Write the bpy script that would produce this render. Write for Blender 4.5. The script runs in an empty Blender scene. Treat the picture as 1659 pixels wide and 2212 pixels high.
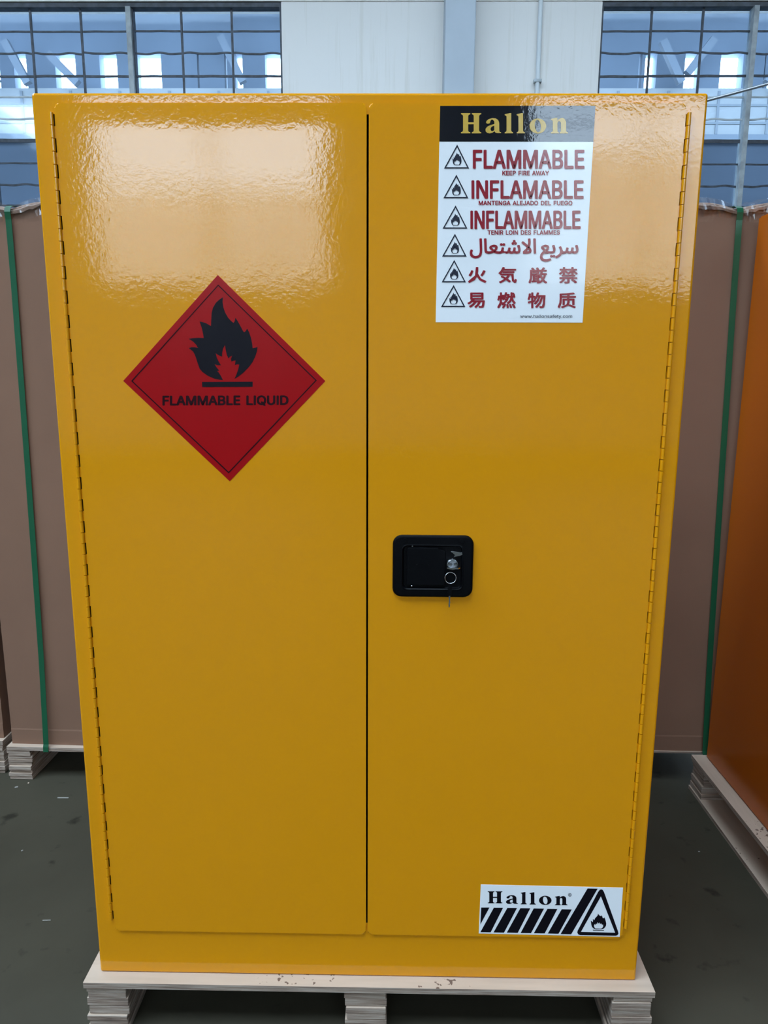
import bpy, bmesh, math, random
from mathutils import Vector, Matrix, noise
from mathutils.geometry import tessellate_polygon

# ---------------------------------------------------------------- camera
S = bpy.context.scene
C = S.collection
W, H, FPX = 1659, 2212, 1530.0
HP = 0.12                                   # pallet height: cabinet base above the floor
cam_d = bpy.data.cameras.new('camera')
cam = bpy.data.objects.new('camera', cam_d)
C.objects.link(cam)
cam_d.sensor_fit = 'VERTICAL'
cam_d.sensor_height = 36.0
cam_d.lens = 36.0 * FPX / H
cam_d.clip_start, cam_d.clip_end = 0.05, 200
cam.location = (0.04681, -1.24413, 1.19653 + HP)
cam.rotation_euler = (math.pi / 2 - 0.18532072, -0.0055056, 0.01451983)
S.camera = cam

# ---------------------------------------------------------------- sky, light, exposure
world = bpy.data.worlds.new('overcast_sky')
S.world = world
world.use_nodes = True
bg = world.node_tree.nodes['Background']
bg.inputs['Color'].default_value = (0.74, 0.92, 1.12, 1)
bg.inputs['Strength'].default_value = 12.5
S.view_settings.view_transform = 'Standard'
S.view_settings.look = 'None'
S.view_settings.exposure = 0.0
S.view_settings.gamma = 1.0
S.view_settings.use_curve_mapping = False
S.cycles.use_denoising = True
S.cycles.max_bounces = 10
S.cycles.diffuse_bounces = 6
S.cycles.transparent_max_bounces = 12
S.cycles.sample_clamp_indirect = 6.0

def portal(name, loc, rot, sx, sy):
    """marks an opening of the building, so that the sky's light is sampled through it"""
    d = bpy.data.lights.new(name, 'AREA')
    d.shape, d.size, d.size_y = 'RECTANGLE', sx, sy
    d.cycles.is_portal = True
    o = bpy.data.objects.new(name, d)
    C.objects.link(o)
    o.location, o.rotation_euler = loc, rot
    return o
for px in (-3.4, 4.6):
    portal('window_daylight', (px, -12.85, 4.65), (math.radians(90), 0, 0), 4.4, 3.4)
SKY = [(-10.0, 1.0, -4.1, -0.9), (-13.0, 9.0, 3.4, 4.8)]      # unseen roof openings, added to light the back wall and the cabinet
for a, b, c, d in SKY:
    portal('added_roof_daylight', ((a + b) / 2, (c + d) / 2, 7.95), (0, 0, 0), b - a, d - c)
portal('added_far_roof_gap', (0.0, 9.6, 8.9), (0, 0, 0), 30.0, 1.6)  # open strip added in the unseen far roof, lights the far wall

# ---------------------------------------------------------------- materials
def new_mat(name):
    m = bpy.data.materials.new(name)
    m.use_nodes = True
    nt = m.node_tree
    return m, nt, nt.nodes['Principled BSDF']

def N(nt, typ, **kw):
    n = nt.nodes.new(typ)
    for k, v in kw.items():
        if k in n.inputs:
            n.inputs[k].default_value = v
        else:
            setattr(n, k, v)
    return n

def mat(name, col, rough=0.5, metal=0.0, var=0.0, vscale=8.0, bump=0.0, bscale=60.0, spec=0.5, stretch=None):
    m, nt, p = new_mat(name)
    p.inputs['Base Color'].default_value = (*col, 1)
    p.inputs['Roughness'].default_value = rough
    p.inputs['Metallic'].default_value = metal
    p.inputs['Specular IOR Level'].default_value = spec
    tc = N(nt, 'ShaderNodeTexCoord')
    src = tc.outputs['Object']
    if stretch:
        mp = N(nt, 'ShaderNodeMapping')
        mp.inputs['Scale'].default_value = stretch
        nt.links.new(src, mp.inputs['Vector'])
        src = mp.outputs['Vector']
    if var:
        nz = N(nt, 'ShaderNodeTexNoise', Scale=vscale, Detail=5.0)
        nt.links.new(src, nz.inputs['Vector'])
        r = N(nt, 'ShaderNodeValToRGB')
        r.color_ramp.elements[0].position, r.color_ramp.elements[1].position = 0.3, 0.7
        r.color_ramp.elements[0].color = (*[c * (1 - var) for c in col], 1)
        r.color_ramp.elements[1].color = (*[min(1, c * (1 + var)) for c in col], 1)
        nt.links.new(nz.outputs['Fac'], r.inputs['Fac'])
        nt.links.new(r.outputs['Color'], p.inputs['Base Color'])
    if bump:
        nz2 = N(nt, 'ShaderNodeTexNoise', Scale=bscale, Detail=3.0)
        nt.links.new(tc.outputs['Object'], nz2.inputs['Vector'])
        b = N(nt, 'ShaderNodeBump', Strength=1.0, Distance=bump)
        nt.links.new(nz2.outputs['Fac'], b.inputs['Height'])
        nt.links.new(b.outputs['Normal'], p.inputs['Normal'])
    return m

def powder_coat(name, col, rough, fine, wave):
    """powder coated sheet steel: orange-peel relief and a slightly uneven sheet"""
    m, nt, p = new_mat(name)
    p.inputs['Base Color'].default_value = (*col, 1)
    p.inputs['Roughness'].default_value = rough
    tc = N(nt, 'ShaderNodeTexCoord')
    n1 = N(nt, 'ShaderNodeTexNoise', Scale=150.0, Detail=2.0)
    n2 = N(nt, 'ShaderNodeTexNoise', Scale=5.0, Detail=1.5)
    nt.links.new(tc.outputs['Object'], n1.inputs['Vector'])
    nt.links.new(tc.outputs['Object'], n2.inputs['Vector'])
    b2 = N(nt, 'ShaderNodeBump', Strength=1.0, Distance=wave)
    b1 = N(nt, 'ShaderNodeBump', Strength=1.0, Distance=fine)
    nt.links.new(n2.outputs['Fac'], b2.inputs['Height'])
    nt.links.new(n1.outputs['Fac'], b1.inputs['Height'])
    nt.links.new(b2.outputs['Normal'], b1.inputs['Normal'])
    nt.links.new(b1.outputs['Normal'], p.inputs['Normal'])
    return m

M = {}
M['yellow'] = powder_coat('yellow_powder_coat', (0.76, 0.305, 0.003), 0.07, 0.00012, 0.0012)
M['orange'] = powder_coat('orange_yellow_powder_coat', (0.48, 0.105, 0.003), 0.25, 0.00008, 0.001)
M['cab_inside'] = mat('unlit_steel_inside', (0.10, 0.05, 0.004), 0.6)  # shade inside the closed body put into a darkened colour
M['floor'] = None
M['black_plastic'] = mat('black_plastic', (0.0020, 0.0022, 0.0032), 0.40, spec=0.12)
M['chrome'] = mat('chrome', (0.55, 0.58, 0.62), 0.16, metal=1.0)
M['white_vinyl'] = powder_coat('white_vinyl', (0.93, 0.95, 0.97), 0.10, 0.00005, 0.0010)
M['black_vinyl'] = powder_coat('black_vinyl', (0.006, 0.007, 0.011), 0.05, 0.00005, 0.0008)
M['gold_print'] = powder_coat('gold_print', (0.62, 0.40, 0.07), 0.12, 0.00005, 0.0010)
M['crimson_print'] = powder_coat('crimson_print', (0.30, 0.012, 0.025), 0.12, 0.00005, 0.0010)
M['navy_print'] = mat('navy_print', (0.006, 0.010, 0.028), 0.2)
M['red_vinyl'] = powder_coat('red_vinyl', (0.37, 0.004, 0.006), 0.28, 0.00004, 0.001)
M['red_vinyl'].node_tree.nodes['Principled BSDF'].inputs['Specular IOR Level'].default_value = 0.12
M['ink'] = mat('black_ink', (0.005, 0.004, 0.008), 0.40, spec=0.15)
M['ink_red'] = mat('dark_ink_on_red', (0.020, 0.002, 0.005), 0.45, spec=0.12)
M['carton'] = mat('brown_cardboard', (0.225, 0.124, 0.080), 0.8, var=0.06, vscale=3.0, bump=0.0006, bscale=25, spec=0.25)
M['carton_edge'] = mat('torn_cardboard', (0.27, 0.175, 0.125), 0.85, var=0.15, vscale=20.0, bump=0.004, bscale=40)
M['strap'] = mat('green_plastic_strap', (0.010, 0.095, 0.042), 0.28)
M['wall'] = None
M['column'] = mat('grey_painted_concrete', (0.42, 0.47, 0.52), 0.7, var=0.05, vscale=2.0)
M['ceiling'] = mat('grey_ceiling', (0.45, 0.47, 0.48), 0.85, var=0.05)
M['dark_steel'] = mat('dark_window_steel', (0.035, 0.042, 0.055), 0.55, var=0.5, vscale=14.0)
M['pale_steel'] = mat('pale_steel_and_veiled_bars', (0.42, 0.46, 0.48), 0.6, var=0.2, vscale=9.0)  # pale clip; on two bar rows, glare over the glass put into colour
M['mullion'] = mat('chipped_grey_mullion_paint', (0.30, 0.33, 0.34), 0.6, var=0.25, vscale=10.0)
M['galv'] = mat('galvanised_steel', (0.40, 0.42, 0.45), 0.35, metal=0.8)
M['far_blue'] = mat('blue_grey_far_wall', (0.18, 0.225, 0.285), 0.8, var=0.10, vscale=1.2)
M['far_dark'] = mat('slate_far_wall', (0.055, 0.075, 0.105), 0.8, var=0.10, vscale=1.0)
M['far_pale'] = mat('far_panels_glass_veil', (0.40, 0.42, 0.43), 0.8, var=0.06, vscale=1.5)  # pale tone stands in for the bright veil reflected on the glass
M['far_line'] = mat('grey_veil_grid', (0.26, 0.29, 0.32), 0.8)  # faint grid drawn within that veil
M['truss'] = mat('blue_grey_truss_steel', (0.20, 0.24, 0.29), 0.6)
M['beige'] = mat('beige_outside_wall', (0.86, 0.79, 0.71), 0.9, var=0.05, vscale=0.4)
M['ground'] = mat('yard_concrete', (0.42, 0.42, 0.40), 0.9, var=0.1, vscale=0.5)
M['white_chip'] = mat('white_chip', (0.32, 0.30, 0.27), 0.7)

def wall_mat():
    m, nt, p = new_mat('white_wall_paint')
    tc = N(nt, 'ShaderNodeTexCoord')
    mp = N(nt, 'ShaderNodeMapping')
    mp.inputs['Scale'].default_value = (9.0, 9.0, 0.35)
    nz = N(nt, 'ShaderNodeTexNoise', Scale=1.0, Detail=6.0, Roughness=0.7)
    r = N(nt, 'ShaderNodeValToRGB')
    r.color_ramp.elements[0].position, r.color_ramp.elements[0].color = 0.30, (0.69, 0.66, 0.60, 1)
    r.color_ramp.elements[1].position, r.color_ramp.elements[1].color = 0.46, (0.78, 0.755, 0.72, 1)
    nt.links.new(tc.outputs['Object'], mp.inputs['Vector'])
    nt.links.new(mp.outputs['Vector'], nz.inputs['Vector'])
    nt.links.new(nz.outputs['Fac'], r.inputs['Fac'])
    nt.links.new(r.outputs['Color'], p.inputs['Base Color'])
    p.inputs['Roughness'].default_value = 0.75
    return m
M['wall'] = wall_mat()

def floor_mat():
    m, nt, p = new_mat('dark_green_floor_paint')
    tc = N(nt, 'ShaderNodeTexCoord')
    n1 = N(nt, 'ShaderNodeTexNoise', Scale=2.2, Detail=6.0, Roughness=0.6)
    n2 = N(nt, 'ShaderNodeTexNoise', Scale=14.0, Detail=4.0)
    for n in (n1, n2):
        nt.links.new(tc.outputs['Object'], n.inputs['Vector'])
    r = N(nt, 'ShaderNodeValToRGB')
    r.color_ramp.elements[0].position, r.color_ramp.elements[0].color = 0.30, (0.049, 0.043, 0.029, 1)
    r.color_ramp.elements[1].position, r.color_ramp.elements[1].color = 0.62, (0.063, 0.056, 0.038, 1)
    r2 = N(nt, 'ShaderNodeValToRGB')
    r2.color_ramp.elements[0].position, r2.color_ramp.elements[0].color = 0.27, (0.45, 0.45, 0.45, 1)
    r2.color_ramp.elements[1].position, r2.color_ramp.elements[1].color = 0.36, (1, 1, 1, 1)
    mx = N(nt, 'ShaderNodeMixRGB', blend_type='MULTIPLY')
    mx.inputs['Fac'].default_value = 1.0
    nt.links.new(n1.outputs['Fac'], r.inputs['Fac'])
    nt.links.new(n2.outputs['Fac'], r2.inputs['Fac'])
    nt.links.new(r.outputs['Color'], mx.inputs['Color1'])
    nt.links.new(r2.outputs['Color'], mx.inputs['Color2'])
    nt.links.new(mx.outputs['Color'], p.inputs['Base Color'])
    p.inputs['Roughness'].default_value = 0.55
    p.inputs['Specular IOR Level'].default_value = 0.15
    b = N(nt, 'ShaderNodeBump', Strength=0.5, Distance=0.002)
    nt.links.new(n2.outputs['Fac'], b.inputs['Height'])
    nt.links.new(b.outputs['Normal'], p.inputs['Normal'])
    return m
M['floor'] = floor_mat()

def ply_face():
    """pale plywood face with a few dark knots and resin spots"""
    m, nt, p = new_mat('plywood_face')
    tc = N(nt, 'ShaderNodeTexCoord')
    mp = N(nt, 'ShaderNodeMapping')
    mp.inputs['Scale'].default_value = (3.0, 30.0, 30.0)
    n1 = N(nt, 'ShaderNodeTexNoise', Scale=1.5, Detail=6.0)
    nt.links.new(tc.outputs['Object'], mp.inputs['Vector'])
    nt.links.new(mp.outputs['Vector'], n1.inputs['Vector'])
    r = N(nt, 'ShaderNodeValToRGB')
    r.color_ramp.elements[0].position, r.color_ramp.elements[0].color = 0.3, (0.49, 0.37, 0.275, 1)
    r.color_ramp.elements[1].position, r.color_ramp.elements[1].color = 0.7, (0.60, 0.46, 0.35, 1)
    nt.links.new(n1.outputs['Fac'], r.inputs['Fac'])
    n2 = N(nt, 'ShaderNodeTexNoise', Scale=75.0, Detail=2.0)
    n3 = N(nt, 'ShaderNodeTexNoise', Scale=4.5, Detail=1.0)
    nt.links.new(tc.outputs['Object'], n2.inputs['Vector'])
    nt.links.new(tc.outputs['Object'], n3.inputs['Vector'])
    ad = N(nt, 'ShaderNodeMath', operation='MULTIPLY')
    nt.links.new(n2.outputs['Fac'], ad.inputs[0])
    nt.links.new(n3.outputs['Fac'], ad.inputs[1])
    r2 = N(nt, 'ShaderNodeValToRGB')
    r2.color_ramp.elements[0].position, r2.color_ramp.elements[0].color = 0.435, (0, 0, 0, 1)
    r2.color_ramp.elements[1].position, r2.color_ramp.elements[1].color = 0.46, (1, 1, 1, 1)
    nt.links.new(ad.outputs[0], r2.inputs['Fac'])
    mx = N(nt, 'ShaderNodeMixRGB')
    nt.links.new(r2.outputs['Color'], mx.inputs['Fac'])
    nt.links.new(r.outputs['Color'], mx.inputs['Color1'])
    mx.inputs['Color2'].default_value = (0.16, 0.10, 0.07, 1)
    nt.links.new(mx.outputs['Color'], p.inputs['Base Color'])
    p.inputs['Roughness'].default_value = 0.7
    return m
M['ply_face'] = ply_face()

def ply_edge():
    """sawn plywood edge: thin veneers, light and dark"""
    m, nt, p = new_mat('plywood_edge')
    tc = N(nt, 'ShaderNodeTexCoord')
    mp = N(nt, 'ShaderNodeMapping')
    mp.inputs['Scale'].default_value = (7.0, 7.0, 210.0)
    n1 = N(nt, 'ShaderNodeTexNoise', Scale=1.0, Detail=5.0, Roughness=0.65)
    nt.links.new(tc.outputs['Object'], mp.inputs['Vector'])
    nt.links.new(mp.outputs['Vector'], n1.inputs['Vector'])
    r = N(nt, 'ShaderNodeValToRGB')
    e = r.color_ramp.elements
    e[0].position, e[0].color = 0.32, (0.10, 0.065, 0.048, 1)
    e[1].position, e[1].color = 0.62, (0.46, 0.38, 0.31, 1)
    q = e.new(0.44)
    q.color = (0.28, 0.20, 0.15, 1)
    nt.links.new(n1.outputs['Fac'], r.inputs['Fac'])
    nt.links.new(r.outputs['Color'], p.inputs['Base Color'])
    b = N(nt, 'ShaderNodeBump', Strength=0.8, Distance=0.0015)
    nt.links.new(n1.outputs['Fac'], b.inputs['Height'])
    nt.links.new(b.outputs['Normal'], p.inputs['Normal'])
    p.inputs['Roughness'].default_value = 0.85
    return m
M['ply_edge'] = ply_edge()

def glass_mat(name, tint, gloss, rough):
    m = bpy.data.materials.new(name)
    m.use_nodes = True
    nt = m.node_tree
    nt.nodes.clear()
    out = N(nt, 'ShaderNodeOutputMaterial')
    t = N(nt, 'ShaderNodeBsdfTransparent')
    t.inputs['Color'].default_value = (*tint, 1)
    g = N(nt, 'ShaderNodeBsdfGlossy', Roughness=rough)
    g.inputs['Color'].default_value = (0.9, 0.95, 1.0, 1)
    mx = N(nt, 'ShaderNodeMixShader')
    mx.inputs[0].default_value = gloss
    nt.links.new(t.outputs[0], mx.inputs[1])
    nt.links.new(g.outputs[0], mx.inputs[2])
    nt.links.new(mx.outputs[0], out.inputs['Surface'])
    return m
M['glass'] = glass_mat('blue_window_glass', (0.84, 0.92, 0.99), 0.05, 0.05)
M['clear'] = glass_mat('clear_window_glass', (0.96, 0.98, 0.99), 0.03, 0.05)
M['film'] = glass_mat('clear_stretch_film', (0.95, 0.95, 0.96), 0.09, 0.16)

# ---------------------------------------------------------------- mesh helpers
def bx(bm, x0, x1, y0, y1, z0, z1, mi=0):
    vs = [bm.verts.new((x, y, z)) for z in (z0, z1) for y in (y0, y1) for x in (x0, x1)]
    for f in ((0, 2, 3, 1), (4, 5, 7, 6), (0, 1, 5, 4), (2, 6, 7, 3), (0, 4, 6, 2), (1, 3, 7, 5)):
        fc = bm.faces.new([vs[i] for i in f])
        fc.material_index = mi
    return vs

def obj(name, bm, m, parent=None, loc=None, smooth=False):
    me = bpy.data.meshes.new(name)
    if isinstance(bm, tuple):
        me.from_pydata(*bm)
    else:
        bm.normal_update()
        bm.to_mesh(me)
        bm.free()
    for x in (m if isinstance(m, (list, tuple)) else [m]):
        me.materials.append(x)
    if smooth:
        for p in me.polygons:
            p.use_smooth = True
    o = bpy.data.objects.new(name, me)
    C.objects.link(o)
    if parent:
        o.parent = parent
    if loc:
        o.location = loc
    return o

def box_obj(name, dims, m, parent=None, bevel=0.0, seg=2):
    bm = bmesh.new()
    bx(bm, *dims)
    if bevel:
        bmesh.ops.bevel(bm, geom=bm.edges[:], offset=bevel, segments=seg, affect='EDGES', profile=0.5)
    return obj(name, bm, m, parent)

def thing(name, label, cat, loc=(0, 0, 0), rz=0.0, group=None):
    o = bpy.data.objects.new(name, None)
    o.empty_display_size = 0.1
    C.objects.link(o)
    o.location, o.rotation_euler = loc, (0, 0, rz)
    o['label'], o['category'] = label, cat
    if group:
        o['group'] = group
    return o

def tag(o, label, cat, group=None):
    o['label'], o['category'] = label, cat
    if group:
        o['group'] = group
    return o

def struct(o):
    o['kind'] = 'structure'
    return o

def tube(bm, pts, r, n=12, closed=False, cap=True):
    """round bar along a list of points"""
    rings = []
    k = len(pts)
    for i, p in enumerate(pts):
        p = Vector(p)
        a = Vector(pts[(i - 1) % k] if closed or i else pts[0])
        b = Vector(pts[(i + 1) % k] if closed or i < k - 1 else pts[-1])
        t = (b - a).normalized()
        u = t.cross(Vector((0, 0, 1)))
        if u.length < 1e-3:
            u = t.cross(Vector((1, 0, 0)))
        u.normalize()
        v = t.cross(u)
        rings.append([bm.verts.new(p + (u * math.cos(2 * math.pi * j / n) + v * math.sin(2 * math.pi * j / n)) * r) for j in range(n)])
    for i in range(k if closed else k - 1):
        A, B = rings[i], rings[(i + 1) % k]
        for j in range(n):
            bm.faces.new((A[j], A[(j + 1) % n], B[(j + 1) % n], B[j]))
    if cap and not closed:
        bm.faces.new(rings[0][::-1])
        bm.faces.new(rings[-1])

def flat(loops, y, thick=0.0):
    """flat print in the x-z plane, facing -y; loops after the first are holes"""
    L3 = [[Vector((x, z, 0)) for x, z in lp] for lp in loops]
    tris = tessellate_polygon(L3)
    pts = [p for lp in loops for p in lp]
    verts = [(x, y, z) for x, z in pts]
    faces = [tuple(t) for t in tris]
    return verts, faces

def join_flat(parts):
    V, F = [], []
    for v, f in parts:
        o = len(V)
        V += v
        F += [tuple(i + o for i in t) for t in f]
    return V, [], F

def slab(loop, yf, yb, bevel=0.0, seg=2):
    """an outline in x-z made into a solid from yf (front) to yb (back) with an eased front edge"""
    bm = bmesh.new()
    a = sum(loop[i][0] * loop[(i + 1) % len(loop)][1] - loop[(i + 1) % len(loop)][0] * loop[i][1] for i in range(len(loop)))
    if a < 0:
        loop = loop[::-1]
    F = [bm.verts.new((x, yf, z)) for x, z in loop]
    B = [bm.verts.new((x, yb, z)) for x, z in loop]
    front = bm.faces.new(F)
    bm.faces.new(B[::-1])
    n = len(loop)
    for i in range(n):
        bm.faces.new((F[i], B[i], B[(i + 1) % n], F[(i + 1) % n]))
    if bevel:
        bmesh.ops.bevel(bm, geom=list(front.edges), offset=bevel, segments=seg, affect='EDGES', profile=0.5)
    bmesh.ops.recalc_face_normals(bm, faces=bm.faces)
    return bm

def rrect(x0, x1, z0, z1, r, n=6):
    pts = []
    for cx, cz, a0 in ((x1 - r, z1 - r, 0), (x0 + r, z1 - r, 90), (x0 + r, z0 + r, 180), (x1 - r, z0 + r, 270)):
        for i in range(n + 1):
            a = math.radians(a0 + 90 * i / n)
            pts.append((cx + r * math.cos(a), cz + r * math.sin(a)))
    return pts

# ---------------------------------------------------------------- the setting
rnd = random.Random(7)
XL, XR, YB, YF, ZC = -18.0, 19.0, 8.0, -12.5, 7.6
struct(box_obj('floor', (XL, XR, YF, YB, -0.2, 0.0), M['floor']))
bm = bmesh.new()
ys = [YF - 0.3]
for a, b, c, d in SKY:
    bx(bm, XL, XR, ys[-1], c, ZC, ZC + 0.3)
    bx(bm, XL, a, c, d, ZC, ZC + 0.3)
    bx(bm, b, XR, c, d, ZC, ZC + 0.3)
    ys.append(d)
bx(bm, XL, XR, ys[-1], YB + 0.3, ZC, ZC + 0.3)
struct(obj('ceiling', bm, M['ceiling']))
for k, (a, b, c, d) in enumerate(SKY):
    struct(box_obj('window_%d' % (k + 6), (a, b, c, d, ZC + 0.10, ZC + 0.12), M['clear']))  # panes of the added roof openings
struct(box_obj('wall_left', (XL - 0.3, XL, YF, YB, 0, ZC), M['wall']))
struct(box_obj('wall_right', (XR, XR + 0.3, YF, YB, 0, ZC), M['wall']))

ZW0, ZW1 = 2.95, 5.655
PIER = (-1.318, 2.437)                       # the white wall between the two windows in view
UNIT = 1.80
A0, A1 = PIER[0] - 3 * UNIT, PIER[0]
B0, B1 = PIER[1], PIER[1] + 3 * UNIT
bm = bmesh.new()
bx(bm, XL, XR, YB, YB + 0.3, 0, ZW0)
bx(bm, XL, XR, YB, YB + 0.3, ZW1 + 0.012, ZC)
for x0, x1 in ((XL, A0), PIER, (B1, XR)):
    bx(bm, x0, x1, YB, YB + 0.3, ZW0, ZW1)
    bx(bm, x0, x1, YB + 0.015, YB + 0.3, ZW1, ZW1 + 0.012)
struct(obj('wall_back', bm, M['wall']))

# rear wall, behind the camera: the same bays, daylight comes in here
RW = [(-5.55, -1.25), (2.44, 6.74)]
RZ0, RZ1 = 3.08, 6.34
bm = bmesh.new()
bx(bm, XL, XR, YF - 0.3, YF, 0, RZ0)
bx(bm, XL, XR, YF - 0.3, YF, RZ1, ZC)
xs = [XL] + [v for w in RW for v in w] + [XR]
for i in range(0, len(xs), 2):
    bx(bm, xs[i], xs[i + 1], YF - 0.3, YF, RZ0, RZ1)
struct(obj('wall_front', bm, M['wall']))
for k, (x0, x1) in enumerate(RW):
    w = bpy.data.objects.new('window_%d' % (k + 3), None)
    C.objects.link(w)
    w.location = (x0, YF - 0.15, RZ0)
    struct(w)
    bm = bmesh.new()
    for i in range(3):
        xx = (x1 - x0) * i / 2
        bx(bm, xx - 0.03, xx + 0.03, -0.03, 0.03, 0, RZ1 - RZ0)
    for i in range(8):
        zz = (RZ1 - RZ0) * i / 7
        bx(bm, 0, x1 - x0, -0.02, 0.02, zz - 0.015, zz + 0.015)
    obj('frame', bm, M['dark_steel'], w)
    box_obj('pane', (0.02, x1 - x0 - 0.02, -0.006, -0.002, 0.02, RZ1 - RZ0 - 0.02), M['clear'], w)

# the two steel windows facing the camera
ROWS = [5.610, 5.372, 5.133, 4.885, 4.655, 4.410, 4.165, 3.905, 3.660, 3.420, 3.180, 2.990]
BARW = {1: (0.018, 0), 2: (0.019, 1), 3: (0.024, 0), 4: (0.018, 2), 5: (0.018, 3), 6: (0.040, 0), 7: (0.018, 4), 8: (0.022, 1), 9: (0.018, 0), 10: (0.018, 0)}
def wavy_bar(x0, x1, z, h, amp, ph, y0, y1):
    bm = bmesh.new()
    n = 24
    prev = None
    for i in range(n + 1):
        t = i / n
        x = x0 + (x1 - x0) * t
        dz = amp * (math.sin(t * 9.0 + ph) + 0.5 * math.sin(t * 15.0 + 2 * ph)) * (1 - 0.4 * t)
        ring = [bm.verts.new((x, y, z + dz + s * h / 2)) for y, s in ((y0, -1), (y1, -1), (y1, 1), (y0, 1))]
        if prev:
            for j in range(4):
                bm.faces.new((prev[j], prev[(j + 1) % 4], ring[(j + 1) % 4], ring[j]))
        else:
            bm.faces.new(ring[::-1])
        prev = ring
    bm.faces.new(prev)
    bmesh.ops.recalc_face_normals(bm, faces=bm.faces)
    return bm
def steel_window(name, x0, x1):
    w = bpy.data.objects.new(name, None)
    C.objects.link(w)
    w.location = (x0, YB + 0.06, ZW0)
    struct(w)
    L = x1 - x0
    hz = [z - ZW0 for z in ROWS]
    bm = bmesh.new()
    bx(bm, 0, L, -0.05, 0.06, hz[0], ZW1 - ZW0)
    bx(bm, 0, L, -0.05, 0.06, 0, hz[-1])
    bx(bm, 0, 0.022, -0.05, 0.06, hz[-1], hz[0])
    bx(bm, L - 0.022, L, -0.05, 0.06, hz[-1], hz[0])
    obj('frame', bm, M['dark_steel'], w)
    nu = int(round(L / UNIT))
    edges = [0.022]
    for u in range(nu):
        ux0, ux1 = u * UNIT, (u + 1) * UNIT
        if u:
            bm = bmesh.new()
            bx(bm, ux0 - 0.038, ux0 + 0.020, -0.075, 0.05, hz[-1], hz[0])
            obj('mullion', bm, M['mullion'], w)
            bm = bmesh.new()
            bx(bm, ux0 + 0.020, ux0 + 0.036, -0.03, 0.05, hz[-1], hz[0])
            obj('mullion_stop', bm, M['dark_steel'], w)
        for c in (1, 2):
            xx = ux0 + UNIT * c / 3
            bm = bmesh.new()
            bx(bm, xx - 0.0115, xx + 0.0115, -0.012, 0.012, hz[-1], hz[0])
            obj('glazing_bar', bm, M['dark_steel'], w)
        for c in range(3):
            px0, px1 = ux0 + UNIT * c / 3 + 0.016, ux0 + UNIT * (c + 1) / 3 - 0.016
            for r in range(len(hz) - 1):
                y = 0.004 + rnd.uniform(-0.0015, 0.0015)
                bm = bmesh.new()
                bx(bm, px0, px1, y, y + 0.004, hz[r + 1], hz[r])
                bmesh.ops.rotate(bm, cent=((px0 + px1) / 2, y, (hz[r] + hz[r + 1]) / 2), matrix=Matrix.Rotation(rnd.uniform(-0.006, 0.006), 3, 'X'), verts=bm.verts)
                obj('pane', bm, M['glass'], w)
            for r in range(1, len(hz) - 1):
                h, kind = BARW[r]
                m = {2: M['pale_steel'], 3: M['pale_steel']}.get(kind, M['dark_steel'])  # pale rows carry the glare veil in their colour
                amp = {1: 0.008, 3: 0.006}.get(kind, 0.0012)
                obj('glazing_bar', wavy_bar(px0, px1, hz[r] + rnd.uniform(-0.004, 0.004), h, amp, rnd.uniform(0, 6), -0.006, 0.007), m, w)
    return w
steel_window('window_1', A0, A1)
steel_window('window_2', B0, B1)

# column, conduit and the diagonal pipe on the far wall
col = struct(box_obj('column', (0.588, 0.932, 7.65, 8.0, 0, ZC), M['column'], bevel=0.012))
bm = bmesh.new()
tube(bm, [(1.712, 7.965, 0.0), (1.712, 7.965, 7.55)], 0.026, 14)
p = thing('conduit_pipe', 'pale vertical conduit pipe on the white wall right of the grey column', 'pipe', (1.712, 7.965, 0.0))
o = obj('pipe_run', bm, mat('white_pipe_paint', (0.62, 0.66, 0.68), 0.5), p)
o.location = (-1.712, -7.965, 0)
bm = bmesh.new()
bx(bm, -0.045, 0.045, -0.03, 0.030, 4.78, 4.81)
obj('pipe_clip', bm, M['pale_steel'], p)
bm = bmesh.new()
p0, p1 = Vector((2.18, 7.72, 4.128)), Vector((8.55, 7.72, 5.76))
tube(bm, [p0, p1], 0.017, 12)
dp = thing('diagonal_rod', 'thin grey steel rod slanting upward across the window above the right carton', 'rod', (2.18, 7.72, 4.128))
o = obj('rod', bm, M['galv'], dp)
o.location = (-2.18, -7.72, -4.128)
for q in (p0, p1):
    bm = bmesh.new()
    bx(bm, q.x - 0.03, q.x + 0.03, 7.71, 7.996, q.z - 0.03, q.z + 0.03)
    o = obj('bracket', bm, M['galv'], dp)
    o.location = (-2.18, -7.72, -4.128)

# the neighbouring hall seen through the glass
YN = 14.0
def at_far(u):
    return 0.047 + (u - 829.5) / FPX * 1.018 * (YN + 1.244) + 0.0145 * -(YN + 1.244)
openings = [(30, 78), (106, 131), (187, 227), (274, 308), (346, 394), (464, 468), (517, 522), (538, 552), (596, 640), (1316, 1322), (1328, 1350), (1404, 1432), (1472, 1515), (1556, 1558), (1564, 1594), (1638, 1690)]
OZ0, OZ1 = 6.93, 7.58
bm = bmesh.new()
xs = [-26.0]
for a, b in openings:
    xs += [at_far(a), at_far(b)]
xs.append(30.0)
for i in range(0, len(xs), 2):
    bx(bm, xs[i], xs[i + 1], YN, YN + 0.25, OZ0, OZ1)
bx(bm, xs[0], xs[-1], YN, YN + 0.25, OZ1, 10.0)
struct(obj('wall_far_upper', bm, M['far_blue']))
struct(box_obj('wall_far_veil_panels', (-26, 30, YN - 0.05, YN + 0.25, 6.08, OZ0), M['far_pale']))  # panels put here to give the glass its bright veil
bm = bmesh.new()
bx(bm, -26, 30, YN, YN + 0.25, 0, 6.08)
struct(obj('wall_far_lower', bm, M['far_dark']))
bm = bmesh.new()
for zz in (6.30, 6.62):
    bx(bm, -26, 30, YN - 0.07, YN - 0.05, zz - 0.02, zz + 0.02)
x = -26.0
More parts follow.
